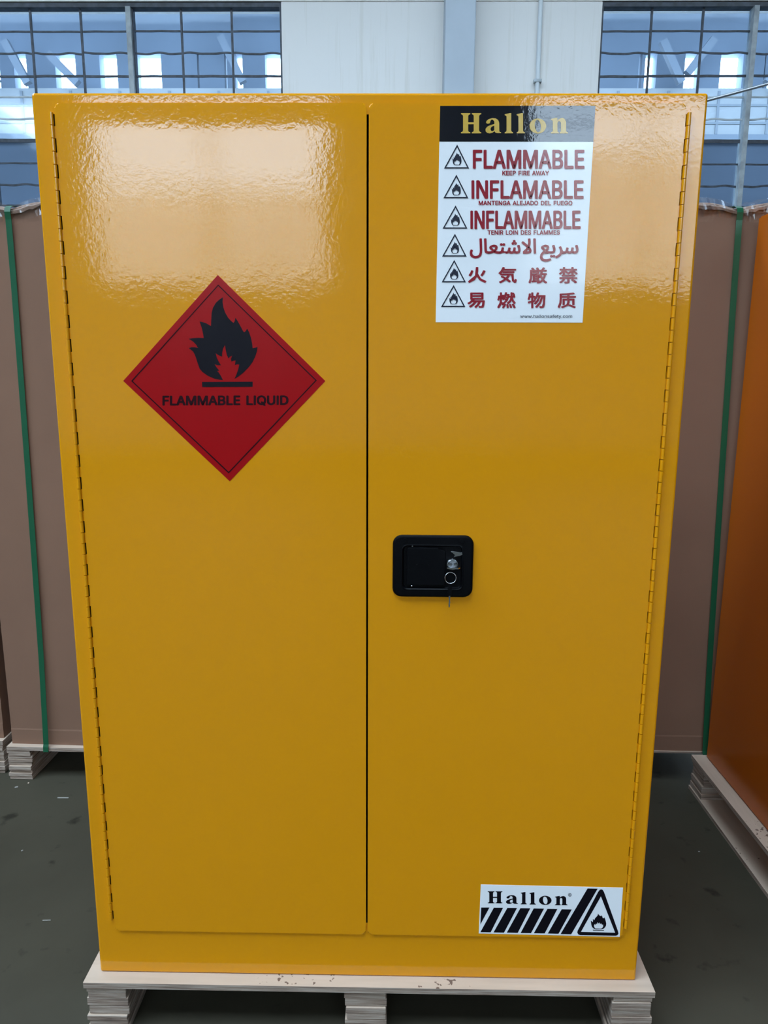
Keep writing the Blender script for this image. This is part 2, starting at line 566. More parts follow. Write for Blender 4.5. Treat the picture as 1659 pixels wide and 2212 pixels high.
while x < 30:
    bx(bm, x - 0.025, x + 0.025, YN - 0.068, YN - 0.05, 6.10, 6.88)
    x += 0.98
struct(obj('trim_1', bm, M['far_line']))
struct(box_obj('trim_2', (-26, 30, YN - 0.12, YN, 5.96, 6.08), M['truss']))
bm = bmesh.new()
for a, b, z0, z1 in ((18, 92, 7.62, 6.90), (112, 150, 7.62, 6.88), (193, 245, 7.4, 6.88), (520, 560, 7.7, 6.9), (1345, 1385, 7.62, 6.9), (1440, 1395, 7.65, 7.05), (1590, 1545, 7.72, 6.9), (1655, 1610, 7.6, 7.0), (40, -10, 7.6, 6.95)):
    p0 = Vector((at_far(a), YN - 0.45, z0))
    p1 = Vector((at_far(b), YN - 0.45, z1))
    d = (p1 - p0).normalized()
    n = Vector((-d.z, 0, d.x)) * 0.07
    vs = []
    for yy in (0, 0.12):
        for q in (p0 - n, p0 + n, p1 + n, p1 - n):
            vs.append(bm.verts.new((q.x, q.y + yy, q.z)))
    for f in ((0, 1, 2, 3), (7, 6, 5, 4), (0, 4, 5, 1), (1, 5, 6, 2), (2, 6, 7, 3), (3, 7, 4, 0)):
        bm.faces.new([vs[i] for i in f])
struct(obj('beam_far', bm, M['truss']))
bm = bmesh.new()
bx(bm, -26, 30, YB + 0.3, 8.8, 8.6, 8.8)  # roof left open beyond this piece to let daylight in
bx(bm, -26, 30, 10.4, YN + 0.3, 8.6, 8.8)
struct(obj('roof_far', bm, M['far_blue']))
struct(box_obj('floor_far', (-26, 30, YB + 0.3, YN, -0.2, 0.0), M['ground']))

# outside the rear windows
struct(box_obj('ground_yard', (-60, 60, -60, YF - 0.3, -0.3, -0.1), M['ground']))
struct(box_obj('wall_outside_low', (-40, 1.0, -23.5, -22.5, -0.1, 7.28), M['beige']))
struct(box_obj('wall_outside_high', (1.0, 40, -23.5, -22.5, -0.1, 8.25), M['beige']))

# ---------------------------------------------------------------- pallets
def ply_box(bm, x0, x1, y0, y1, z0, z1):
    """plywood sheet: material 0 on the edges, 1 on the faces"""
    vs = bx(bm, x0, x1, y0, y1, z0, z1)
    bm.faces.ensure_lookup_table()
    for f in bm.faces[-6:]:
        f.normal_update()
        f.material_index = 1 if abs(f.normal.z) > 0.9 else 0
    return vs

PM = [M['ply_edge'], M['ply_face']]
def pallet(label, loc, rz, runners, length, width, ov=0.0, base=False, n=7, seed=1, deck_t=0.013):
    """deck of plywood on runners that are stacks of plywood strips; x along, y across (runner direction)"""
    r = random.Random(seed)
    t = thing('plywood_pallet', label, 'pallet', loc, rz, 'plywood pallets')
    bm = bmesh.new()
    ply_box(bm, 0, length, 0, width, HP - deck_t, HP)
    obj('deck', bm, PM, t)
    z0 = 0.0
    if base:
        bm = bmesh.new()
        ply_box(bm, 0.0, length, 0.0, width, 0.0, 0.012)
        obj('base_board', bm, PM, t)
        z0 = 0.012
    hh = (HP - deck_t - z0)
    for x0, x1 in runners:
        rn = bpy.data.objects.new('runner', None)
        C.objects.link(rn)
        rn.parent = t
        hs = [r.choice((0.8, 1.0, 1.0, 1.3)) for _ in range(n)]
        s = hh / sum(hs)
        z = z0
        for h in hs:
            j0, j1, j2 = r.uniform(-0.003, 0.003), r.uniform(-0.003, 0.003), r.uniform(0.0, 0.007)
            bm = bmesh.new()
            ply_box(bm, x0 + j0, x1 + j1, ov + j2, width - 0.005 - r.uniform(0, 0.01), z + 0.0005, z + h * s - 0.0007)
            bmesh.ops.bevel(bm, geom=[e for e in bm.edges], offset=0.0008, segments=1, affect='EDGES')
            obj('ply_strip', bm, PM, rn)
            z += h * s
    return t

pallet('plywood pallet under the yellow two-door cabinet', (-0.570, -0.027, 0), 0, [(0.004, 0.086), (0.528, 0.611), (1.063, 1.143)], 1.146, 0.53, seed=4)
pallet('plywood pallet under the left brown carton', (-1.222, 0.889, 0), -0.02, [(0.0, 0.078), (0.52, 0.60), (1.06, 1.14)], 1.14, 0.53, n=9, seed=5)
pallet('plywood pallet end at the left picture edge, under the carton mostly out of view', (-2.400, 0.9236, 0), 0, [(0.0, 0.08), (0.53, 0.61), (1.065, 1.143)], 1.146, 0.53, n=8, seed=6)
pallet('plywood pallet under the right brown carton', (-0.052, 0.912, 0), 0, [(0.02, 0.10), (0.40, 0.48), (0.76, 0.84)], 1.12, 0.53, seed=8, deck_t=0.006)
# the one under the orange-yellow cabinet is turned a quarter round: runners lie along x
pallet('plywood pallet with a bottom board under the orange-yellow cabinet', (1.024, 0.893, 0), -math.pi / 2, [(0.0, 0.083), (0.53, 0.61), (1.06, 1.14)], 1.146, 0.56, base=True, seed=9, ov=0.003)

# ---------------------------------------------------------------- strapped cartons
def carton(label, loc, rz, width, depth, height, strap_x, seed, skew):
    r = random.Random(seed)
    t = thing('wrapped_carton', label, 'carton', loc, rz, 'strapped cartons behind the yellow cabinet')
    def top(x, y):
        d = min(abs(x - s) for s in strap_x)
        e = math.exp(-min(y, depth - y) / 0.05)
        droop = 0.016 * math.exp(-(d / 0.05) ** 2) * (0.4 + 0.6 * e)
        return height - droop + 0.004 * e * noise.noise((x * 14, y * 14, seed)) - 0.004 * e
    bm = bmesh.new()
    nx, ny = 90, 12
    g = [[bm.verts.new((width * i / nx, depth * (j / ny) ** 1.6, top(width * i / nx, depth * (j / ny) ** 1.6))) for i in range(nx + 1)] for j in range(ny + 1)]
    for j in range(ny):
        for i in range(nx):
            bm.faces.new((g[j][i], g[j][i + 1], g[j + 1][i + 1], g[j + 1][i]))
    # front face: creases near the top and the bottom
    lv = [0.0, 0.012, 0.05, 0.055, 0.4, 0.8, 1.2, height - 0.05, height - 0.025, height - 0.012]
    rows = []
    for z in lv:
        row = []
        for i in range(nx + 1):
            x = width * i / nx
            k = math.exp(-((z - (height - 0.02)) / 0.02) ** 2)
            y = -0.0015 * noise.noise((x * 3, z * 2, seed + 5)) + k * 0.006 * noise.noise((x * 20, z * 30, seed + 9))
            if z == 0.055:
                y += 0.0012
            row.append(bm.verts.new((x, y, z - (0.0 if z < 1.3 else 0.6 * (height - top(x, 0))))))
        rows.append(row)
    rows.append(g[0])
    for a, b in zip(rows, rows[1:]):
        for i in range(nx):
            bm.faces.new((a[i], a[i + 1], b[i + 1], b[i]))
    # sides, back
    back = [bm.verts.new((width * i / nx, depth, 0)) for i in (0, nx)]
    bm.faces.new([rw[0] for rw in rows] + [g[j][0] for j in range(1, ny + 1)] + [back[0]])
    bm.faces.new(([rw[nx] for rw in rows] + [g[j][nx] for j in range(1, ny + 1)] + [back[1]])[::-1])
    bm.faces.new([g[ny][i] for i in range(nx + 1)] + [back[1], back[0]])
    bmesh.ops.recalc_face_normals(bm, faces=bm.faces)
    obj('carton_body', bm, M['carton'], t)
    # folded, torn rim along the front top edge
    bm = bmesh.new()
    rows = [[], [], [], []]
    for i in range(nx + 1):
        x = width * i / nx
        zt = top(x, 0.0)
        a = 0.004 + 0.010 * abs(noise.noise((x * 11, 3.1, seed)))
        drop = 0.014 + 0.012 * noise.noise((x * 9, 7.7, seed)) + 0.006 * noise.noise((x * 60, 1.7, seed))
        pinch = math.exp(-(min(abs(x - s) for s in strap_x) / 0.016) ** 2)
        rows[0].append((x, 0.05, top(x, 0.05) + 0.002))
        rows[1].append((x, 0.008, zt + (0.003 + 0.007 * abs(noise.noise((x * 7, 9.2, seed)))) * (1 - 0.8 * pinch)))
        rows[2].append((x, -a * (1 - 0.75 * pinch) - 0.001, zt - drop * 0.5))
        rows[3].append((x, -0.004 * (1 - 0.6 * pinch) - 0.0012, zt - drop))
    V = [[bm.verts.new(p) for p in rw] for rw in rows]
    for a, b in zip(V, V[1:]):
        for i in range(nx):
            bm.faces.new((a[i], a[i + 1], b[i + 1], b[i]))
    rim = obj('folded_rim', bm, M['carton_edge'], t)
    sm = rim.modifiers.new('thickness', 'SOLIDIFY')
    sm.thickness = 0.0012
    # crumpled clear film
    bm = bmesh.new()
    rows = []
    n2 = 160
    for k in range(6):
        row = []
        for i in range(n2 + 1):
            x = width * i / n2
            zt = top(x, 0.0)
            pinch = math.exp(-(min(abs(x - s) for s in strap_x) / 0.014) ** 2)
            q = noise.noise((x * 26, k * 1.3, seed + 20))
            q2 = noise.noise((x * 60, k * 2.1, seed + 30))
            hgt = 0.006 * noise.noise((x * 5, 0.3, seed + 40)) + 0.004
            y = (0.04, 0.012, -0.010, -0.014, -0.012, -0.006)[k] * (1 - (0.75 * pinch if k > 1 else 0)) + (0.008 * q + 0.004 * q2) * (1 - 0.9 * pinch)
            z = zt + (0.010, 0.014, 0.004, -0.012, -0.024, -0.040)[k] * (1 - 0.6 * pinch) + hgt + 0.005 * q2
            if k >= 4:
                z += 0.012 * noise.noise((x * 18, 4.4, seed + 50))
            row.append(bm.verts.new((x, min(y, -0.003 if k > 1 else y), z)))
        rows.append(row)
    for a, b in zip(rows, rows[1:]):
        for i in range(n2):
            bm.faces.new((a[i], a[i + 1], b[i + 1], b[i]))
    f = obj('stretch_film', bm, M['film'], t)
    f['label'] = 'crumpled clear plastic film along the top edge'
    # straps: over the top, down the front, under the deck
    for s in strap_x:
        w2 = 0.0088
        zt = top(s, 0.0)
        path = [(depth + 0.002, 0.002), (depth + 0.002, height * 0.5), (depth + 0.002, height + 0.003), (depth * 0.5, top(s, depth * 0.5) + 0.003), (0.05, top(s, 0.05) + 0.005), (0.004, zt + 0.009), (-0.009, zt + 0.002), (-0.0125, zt - 0.010), (-0.009, zt - 0.03), (-0.006, zt - 0.2), (-0.006, 0.9), (-0.010, 0.3), (-0.020, 0.012), (-0.0235, 0.003), (-0.0245, -0.0135)]
        bm = bmesh.new()
        prev = None
        for y, z in path:
            sk = s + skew * (1 - max(0.0, z) / height)
            e = [bm.verts.new((sk - w2, y, z)), bm.verts.new((sk + w2, y, z))]
            if prev:
                bm.faces.new((prev[0], prev[1], e[1], e[0]))
            prev = e
        so = obj('strap', bm, M['strap'], t)
        so['label'] = 'green plastic strap'
        sd = so.modifiers.new('thickness', 'SOLIDIFY')
        sd.thickness = 0.0009
    return t

carton('tall brown cardboard carton with a green strap left of the yellow cabinet', (-1.213, 0.910, HP), -0.035, 1.10, 0.48, 1.692, (0.148, 0.95), 3, -0.022)
carton('brown cardboard carton edge at the extreme left of the picture, mostly out of view', (-2.385, 0.945, HP), 0, 1.125, 0.48, 1.692, (0.16, 0.80), 11, 0)
carton('tall brown cardboard carton with a green strap between yellow and orange cabinets', (-0.040, 0.916, HP), 0, 1.16, 0.48, 1.698, (0.15, 1.064), 17, 0.045)

# ---------------------------------------------------------------- yellow safety cabinet
CW, CD, CH = 0.546, 0.46, 1.65
DF = -0.0038                                 # door face, in front of the frame
cab = thing('safety_cabinet', 'large yellow two-door steel cabinet with red diamond and white warning sticker', 'cabinet', (0, 0, HP))
bm = bmesh.new()
bx(bm, -CW, CW, 0, CD, 0, CH)
bmesh.ops.bevel(bm, geom=bm.edges[:], offset=0.0045, segments=3, affect='EDGES', profile=0.5)
bm.faces.ensure_lookup_table()
front = [f for f in bm.faces if f.normal.y < -0.99 and f.calc_area() > 1][0]
ring = bmesh.ops.inset_individual(bm, faces=[front], thickness=0.02)
z_h0, z_h1 = 0.2445 - HP, 1.7395 - HP        # hinge ends
OX, OZA, OZB = 0.5125, 0.245 - HP, 1.7375 - HP
for v in front.verts:
    v.co.x = OX if v.co.x > 0 else -OX
    v.co.z = OZB if v.co.z > 0.8 else OZA
ext = bmesh.ops.extrude_discrete_faces(bm, faces=[front])
nf = ext['faces'][0]
bmesh.ops.translate(bm, verts=list(nf.verts), vec=(0, 0.40, 0))
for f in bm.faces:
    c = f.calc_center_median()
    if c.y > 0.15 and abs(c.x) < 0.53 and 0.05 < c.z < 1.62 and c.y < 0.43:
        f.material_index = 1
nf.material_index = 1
bmesh.ops.recalc_face_normals(bm, faces=bm.faces)
obj('body', bm, [M['yellow'], M['cab_inside']], cab)

DZ0, DZ1 = 0.2212 - HP, 1.7536 - HP
doors = []
for x0, x1 in ((-0.5082, -0.0016), (0.0020, 0.5105)):
    bm = slab(rrect(x0, x1, DZ0, DZ1, 0.0075), DF, -0.0004, 0.0026, 3)
    # the pressed sheet leans back a little along its top edge
    lean = 0.00055 if x0 < 0 else 0.00008
    for i in range(14):
        zc = DZ1 - 0.004 - 0.004 * i
        bmesh.ops.bisect_plane(bm, geom=bm.verts[:] + bm.edges[:] + bm.faces[:], plane_co=(0, 0, zc), plane_no=(0, 0, 1))
    for v in bm.verts:
        d = (v.co.z - (DZ1 - 0.052)) / 0.052
        if d > 0 and v.co.y < -0.001:
            v.co.y += lean * d * d * 2.0 if d < 0.5 else lean * (0.5 + 2.0 * (d - 0.5))
    bm.normal_update()
    for f in bm.faces:
        f.smooth = f.normal.y < -0.999
    for e in bm.edges:
        if len(e.link_faces) == 2 and e.link_faces[0].smooth != e.link_faces[1].smooth:
            e.smooth = False
    bx(bm, x0 + 0.010, x1 - 0.004, -0.0004, 0.035, DZ0 + 0.03, DZ1 - 0.03)
    doors.append(obj('door', bm, M['yellow'], cab, smooth=False))

# piano hinges: knuckles 20 mm long, every other one tied to the door
for side, hx, dx in ((-1, -0.5137, -0.5082), (1, 0.5160, 0.5105)):
    hg = bpy.data.objects.new('piano_hinge', None)
    C.objects.link(hg)
    hg.parent = cab
    nk = 75
    step = (z_h1 - z_h0) / nk
    kmesh = {}
    for odd in (0, 1):
        bm = bmesh.new()
        r = 0.0033
        tube(bm, [(0, 0, 0.0006), (0, 0, step - 0.0006)], r, 12)
        if odd:
            bx(bm, *((0.0, 0.0056) if side < 0 else (-0.0056, 0.0)), 0.0012, 0.0030, 0.0008, step - 0.0008)
        else:
            bx(bm, *((-0.0016, 0.0) if side < 0 else (0.0, 0.0016)), 0.0012, 0.0040, 0.0008, step - 0.0008)
        me = bpy.data.meshes.new('knuckle')
        bm.normal_update()
        bm.to_mesh(me)
        bm.free()
        me.materials.append(M['yellow'])
        for p in me.polygons:
            p.use_smooth = len(p.vertices) == 4 and p.area < 4e-5
        caps = {tuple(sorted(ek)) for p in me.polygons if not p.use_smooth for ek in p.edge_keys}
        for e in me.edges:
            e.use_edge_sharp = tuple(sorted(e.vertices)) in caps
        kmesh[odd] = me
    for k in range(nk):
        o = bpy.data.objects.new('knuckle', kmesh[k % 2])
        C.objects.link(o)
        o.parent = hg
        o.location = (hx, -0.0034, z_h0 + k * step)

# ---------------------------------------------------------------- prints (outlines in 0.1 mm on the door plane)
GLYPHS = {
('s', 70): (410, [60,0,60,509,369,509,369,452,125,452,125,278,346,278,346,221,125,221,125,0], [0,1,4,4,1,2,4,2,3,0,4,5,0,5,8,8,5,6,8,6,7,0,8,9]),
('s', 76): (393, [60,0,60,509,125,509,125,57,361,57,361,0], [0,1,2,0,2,3,0,3,4,0,4,5]),
('s', 65): (480, [16,0,201,509,276,509,463,0,395,0,287,302,280,323,272,346,264,372,255,402,244,438,232,478,245,478,233,437,222,402,213,371,204,345,197,322,191,302,85,0,110,142,110,199,370,199,370,142], [0,1,11,11,1,2,11,2,12,12,2,3,0,11,13,13,11,10,13,12,10,10,12,3,9,10,3,0,13,14,0,14,15,8,9,3,7,8,3,0,15,16,6,7,3,0,16,17,5,6,3,0,17,18,0,18,19,4,5,3,20,21,22,20,22,23]),
('s', 77): (628, [60,0,60,509,152,509,277,187,280,179,284,170,287,159,299,123,303,110,307,97,311,84,315,71,319,60,322,49,307,49,318,83,330,121,334,134,338,146,342,158,346,169,349,179,352,187,476,509,568,509,568,0,504,0,504,291,504,327,505,340,505,354,505,369,506,413,507,457,513,457,508,441,503,425,498,409,482,363,477,348,472,335,467,322,463,310,459,300,456,291,342,0,286,0,170,291,167,300,163,310,159,321,145,361,140,376,134,392,129,408,124,424,118,441,112,457,119,457,120,416,121,372,122,328,122,315,122,302,122,291,122,0,286,0,342,0,352,187,277,187], [0,1,57,57,1,2,57,2,58,58,2,3,22,23,33,33,23,24,33,24,34,34,24,25,0,57,56,59,58,55,55,58,3,22,33,36,36,33,32,35,34,25,0,56,59,59,56,55,36,35,32,32,35,25,22,36,37,54,55,3,0,59,60,31,32,25,22,37,38,53,54,3,52,53,3,51,52,3,0,60,61,30,31,25,22,38,39,50,51,3,29,30,25,22,39,40,28,29,25,22,40,41,0,61,62,27,28,25,22,41,42,49,50,3,0,62,63,48,49,3,22,42,43,0,63,64,47,48,3,22,43,44,0,64,65,46,47,3,22,44,45,26,27,25,46,3,4,21,22,45,46,4,5,20,21,45,46,5,6,19,20,45,46,6,7,18,19,45,17,18,45,16,17,45,46,7,8,15,16,45,46,8,9,46,9,10,46,10,11,14,15,11,11,15,45,46,11,14,14,11,12,14,12,13,66,67,68,66,68,69]),
('s', 66): (456, [60,0,60,509,241,509,274,507,304,501,329,491,350,477,367,461,381,442,390,421,396,398,398,374,397,353,393,336,387,320,378,307,368,295,356,286,343,278,329,272,315,267,315,262,331,260,347,254,363,245,378,234,391,220,402,203,411,184,416,161,418,136,416,111,410,88,400,67,386,48,368,31,344,18,317,8,284,2,247,0,125,57,245,57,281,60,309,67,330,80,344,96,353,115,355,137,354,153,350,169,342,184,333,197,320,209,306,218,289,225,269,229,248,231,125,231,125,285,238,285,256,287,273,290,288,296,302,304,314,314,323,326,330,340,335,355,336,372,333,393,326,412,313,429,294,442,270,449,240,452,125,452], [0,1,75,75,1,2,75,2,3,75,3,4,75,4,5,75,5,6,75,6,7,75,7,74,74,7,8,0,75,58,73,74,8,72,73,8,71,72,8,71,8,9,70,71,9,70,9,10,69,70,10,69,10,11,68,69,11,68,11,12,67,68,12,66,67,12,66,12,13,65,66,13,65,13,14,64,65,14,64,14,15,63,64,15,63,15,16,62,63,16,61,62,16,61,16,17,60,61,17,59,60,17,59,17,18,0,58,57,57,58,59,57,59,18,57,18,19,57,19,20,57,20,21,57,21,22,57,22,23,57,23,24,57,24,25,57,25,56,56,25,26,0,57,40,55,56,26,54,55,26,53,54,26,53,26,27,52,53,27,51,52,27,51,27,28,50,51,28,49,50,28,49,28,29,48,49,29,48,29,30,47,48,30,46,47,30,46,30,31,45,46,31,45,31,32,44,45,32,44,32,33,43,44,33,42,43,33,42,33,34,41,42,34,0,40,41,0,41,34,0,34,35,0,35,36,0,36,37,0,37,38,0,38,39]),
('s', 69): (419, [60,0,60,509,372,509,372,452,125,452,125,286,355,286,355,229,125,229,125,57,375,57,375,0], [0,1,4,4,1,2,4,2,3,0,4,5,0,5,8,8,5,6,8,6,7,0,8,9,0,9,10,0,10,11]),
('s', 75): (466, [104,145,104,216,116,231,128,246,139,261,151,275,162,289,174,303,187,317,199,331,212,344,364,509,448,509,231,276,228,276,60,0,60,509,125,509,125,334,124,225,125,193,125,0,372,0,188,259,228,309,449,0], [10,11,12,10,12,13,9,10,13,8,9,13,7,8,13,6,7,13,5,6,14,14,6,13,5,14,0,4,5,0,3,4,0,2,3,0,1,2,0,15,16,17,15,17,18,15,18,19,15,19,20,15,20,21,23,24,25,22,23,25]),
('s', 80): (444, [93,509,262,509,287,507,312,500,335,489,356,475,374,457,388,436,399,413,406,388,408,363,406,338,399,313,388,290,374,269,356,251,335,237,312,226,287,219,262,217,93,217,93,452,262,452,277,451,291,447,305,440,317,431,328,420,336,408,343,393,347,378,348,363,347,348,343,333,336,318,328,306,317,295,305,286,291,279,277,275,262,274,93,274,65,0,127,0,127,509,65,509], [0,1,21,1,22,21,1,2,22,2,23,22,2,3,23,3,24,23,3,4,24,4,25,24,4,5,25,5,26,25,5,6,26,6,27,26,6,7,27,7,28,27,7,8,28,8,29,28,8,9,29,9,30,29,9,10,30,10,31,30,10,11,31,11,32,31,11,12,32,12,33,32,12,13,33,13,34,33,13,14,34,14,35,34,14,15,35,15,36,35,15,16,36,16,37,36,16,17,37,17,38,37,17,18,38,18,39,38,18,19,39,19,40,39,19,20,40,20,41,40,42,43,44,42,44,45]),
('s', 87): (686, [155,0,16,509,82,509,163,196,167,179,172,162,175,145,179,128,183,111,187,94,190,76,194,58,197,40,189,40,193,58,196,76,200,94,203,111,207,128,211,145,215,162,220,179,224,196,306,509,380,509,462,196,466,179,470,162,474,145,478,128,482,111,486,94,490,76,494,58,497,40,488,40,492,58,495,76,499,94,503,111,506,128,510,145,523,196,603,509,670,509,530,0,455,0,368,323,362,345,357,368,351,391,346,417,341,445,336,475,350,475,345,446,340,420,335,395,330,371,324,347,318,323,230,0], [0,1,2,0,2,3,22,23,53,53,23,24,53,24,54,54,24,25,42,43,44,42,44,45,22,53,52,55,54,25,56,55,51,51,55,25,22,52,56,56,52,51,22,56,57,50,51,25,22,57,58,49,50,25,22,58,59,48,49,25,22,59,60,47,48,25,22,60,61,46,47,25,0,3,4,21,22,61,46,25,26,41,42,45,0,4,5,20,21,61,46,26,27,0,5,6,19,20,61,46,27,28,0,6,7,18,19,61,46,28,29,40,41,45,0,7,8,17,18,61,46,29,30,39,40,45,0,8,9,16,17,61,46,30,31,38,39,45,0,9,10,15,16,61,46,31,32,37,38,45,0,10,14,14,10,11,14,15,11,11,15,61,46,32,36,36,32,33,36,37,33,33,37,45,0,14,13,12,11,61,46,36,35,34,33,45,0,13,12,0,12,61,46,35,34,46,34,45]),
('s', 89): (472, [203,0,203,208,16,509,91,509,192,344,203,327,213,309,222,292,231,274,240,254,250,230,224,230,233,254,242,275,251,293,260,310,270,327,280,344,381,509,455,509,268,208,268,0], [1,2,3,1,3,4,17,18,19,17,19,20,1,4,5,16,17,20,1,5,6,15,16,20,14,15,20,1,6,7,13,14,20,1,7,8,12,13,9,9,13,20,1,8,12,12,8,9,1,12,11,10,9,20,1,11,10,1,10,20,0,1,20,0,20,21]),
('s', 82): (449, [93,509,262,509,287,507,312,500,335,489,356,475,374,457,388,436,399,413,406,388,408,363,406,338,399,313,388,290,374,269,356,251,335,237,312,226,287,219,262,217,93,217,93,452,262,452,277,451,291,447,305,440,317,431,328,420,336,408,343,393,347,378,348,363,347,348,343,333,336,318,328,306,317,295,305,286,291,279,277,275,262,274,93,274,65,0,127,0,127,509,65,509,228,240,348,0,420,0,292,240], [0,1,21,1,22,21,1,2,22,2,23,22,2,3,23,3,24,23,3,4,24,4,25,24,4,5,25,5,26,25,5,6,26,6,27,26,6,7,27,7,28,27,7,8,28,8,29,28,8,9,29,9,30,29,9,10,30,10,31,30,10,11,31,11,32,31,11,12,32,12,33,32,12,13,33,13,34,33,13,14,34,14,35,34,14,15,35,15,36,35,15,16,36,16,37,36,16,17,37,17,38,37,17,18,38,18,39,38,18,19,39,19,40,39,19,20,40,20,41,40,42,43,44,42,44,45,46,47,48,46,48,49]),
('s', 84): (448, [32,452,32,509,417,509,417,452,257,452,257,0,193,0,193,452], [0,1,2,0,2,3,7,0,3,6,7,4,4,7,3,6,4,5]),
('s', 71): (520, [269,-7,225,-3,185,7,149,25,118,49,91,79,69,116,53,157,43,203,40,254,43,305,53,352,69,393,91,429,117,459,149,484,184,501,223,512,265,516,291,514,316,510,340,504,363,494,384,483,403,469,421,453,436,436,449,416,460,395,468,373,474,349,408,349,402,365,395,379,387,393,378,406,368,417,356,427,344,436,330,443,315,448,300,453,283,455,265,456,236,453,209,445,183,432,160,414,141,392,125,364,113,332,106,295,103,254,106,213,113,177,125,145,141,117,161,95,184,76,210,63,238,56,269,53,296,55,322,61,345,71,365,85,382,102,396,123,407,147,413,173,415,202,434,199,283,199,283,256,478,256,478,200,475,160,466,124,451,91,431,62,406,38,377,19,344,5,308,-4], [17,18,19,17,19,20,16,17,20,16,20,21,16,21,22,15,16,22,15,22,23,14,15,23,14,23,24,14,24,25,13,14,44,44,14,43,43,14,25,42,43,25,41,42,25,13,44,45,40,41,25,40,25,26,39,40,26,13,45,46,38,39,26,37,38,26,37,26,27,13,46,47,12,13,47,36,37,27,35,36,27,35,27,28,12,47,48,34,35,28,34,28,29,11,12,48,33,34,29,11,48,49,32,33,29,32,29,30,31,32,30,11,49,50,10,11,50,10,50,51,9,10,51,9,51,52,72,73,74,72,74,70,70,74,75,8,9,52,8,52,53,8,53,54,7,8,54,72,70,69,71,70,75,71,75,76,69,72,71,69,71,76,7,54,55,68,69,76,68,76,77,6,7,55,67,68,77,6,55,56,67,77,78,66,67,78,6,56,57,5,6,57,65,66,78,5,57,58,65,78,79,64,65,79,4,5,58,4,58,59,63,64,79,4,59,60,63,79,80,62,63,80,4,60,61,61,62,80,4,61,80,3,4,80,3,80,81,2,3,81,2,81,82,1,2,82,1,82,83,0,1,83]),
('s', 74): (397, [185,-7,143,-2,106,11,75,33,52,63,38,100,33,145,33,173,98,173,98,145,100,117,108,93,122,74,139,61,160,53,185,50,209,53,230,61,248,74,261,93,269,117,272,145,272,509,336,509,336,145,332,100,318,63,294,33,263,11,227,-2], [21,22,23,21,23,24,6,7,8,6,8,9,5,6,9,5,9,10,20,21,24,20,24,25,5,10,11,19,20,25,4,5,11,19,25,26,4,11,12,18,19,26,4,12,13,17,18,26,3,4,13,17,26,27,3,13,14,16,17,27,3,14,15,15,16,27,3,15,27,2,3,27,2,27,28,1,2,28,1,28,29,0,1,29]),
('s', 68): (502, [219,0,96,0,96,57,215,57,254,60,288,68,318,81,343,99,363,122,379,149,390,181,397,216,399,255,397,294,390,329,379,361,364,388,344,410,320,428,291,441,258,449,221,452,93,452,93,509,225,509,273,505,315,495,353,478,385,455,412,426,433,391,449,351,458,306,462,255,458,205,449,159,433,119,411,83,384,54,351,31,312,14,268,3,125,509,125,0,60,0,60,509], [22,23,24,22,24,25,22,25,26,22,26,27,22,27,28,22,28,21,21,28,20,20,28,29,19,20,29,18,19,29,17,18,29,17,29,30,16,17,30,16,30,31,15,16,31,14,15,31,14,31,32,13,14,32,13,32,33,12,13,33,11,12,33,11,33,34,10,11,34,10,34,35,9,10,35,9,35,36,8,9,36,7,8,36,7,36,37,6,7,37,6,37,38,5,6,38,4,5,38,3,4,38,1,2,3,1,3,38,1,38,39,1,39,40,1,40,41,1,41,0,44,45,42,44,42,43]),
('s', 78): (524, [60,0,60,509,136,509,343,183,349,174,355,163,363,151,371,137,379,122,388,107,396,90,405,73,414,55,405,54,403,72,402,90,401,108,400,126,399,142,399,157,399,195,399,509,463,509,463,0,387,0,202,290,194,303,186,317,177,331,168,346,159,363,148,381,108,452,119,454,122,384,123,363,124,345,124,328,125,313,125,301,125,291,125,0], [0,1,32,32,1,2,32,2,33,33,2,3,20,21,22,20,22,23,34,33,31,31,33,3,0,32,34,34,32,31,0,34,35,30,31,3,0,35,36,29,30,3,28,29,3,0,36,37,27,28,3,0,37,38,26,27,3,0,38,39,25,26,3,0,39,40,0,40,41,24,25,3,19,20,23,24,3,4,24,4,5,24,5,6,18,19,23,24,6,7,17,18,23,24,7,8,16,17,23,24,8,9,15,16,23,24,9,10,24,10,14,14,10,11,14,15,11,11,15,23,12,11,23,24,14,13,13,12,23,24,13,23]),
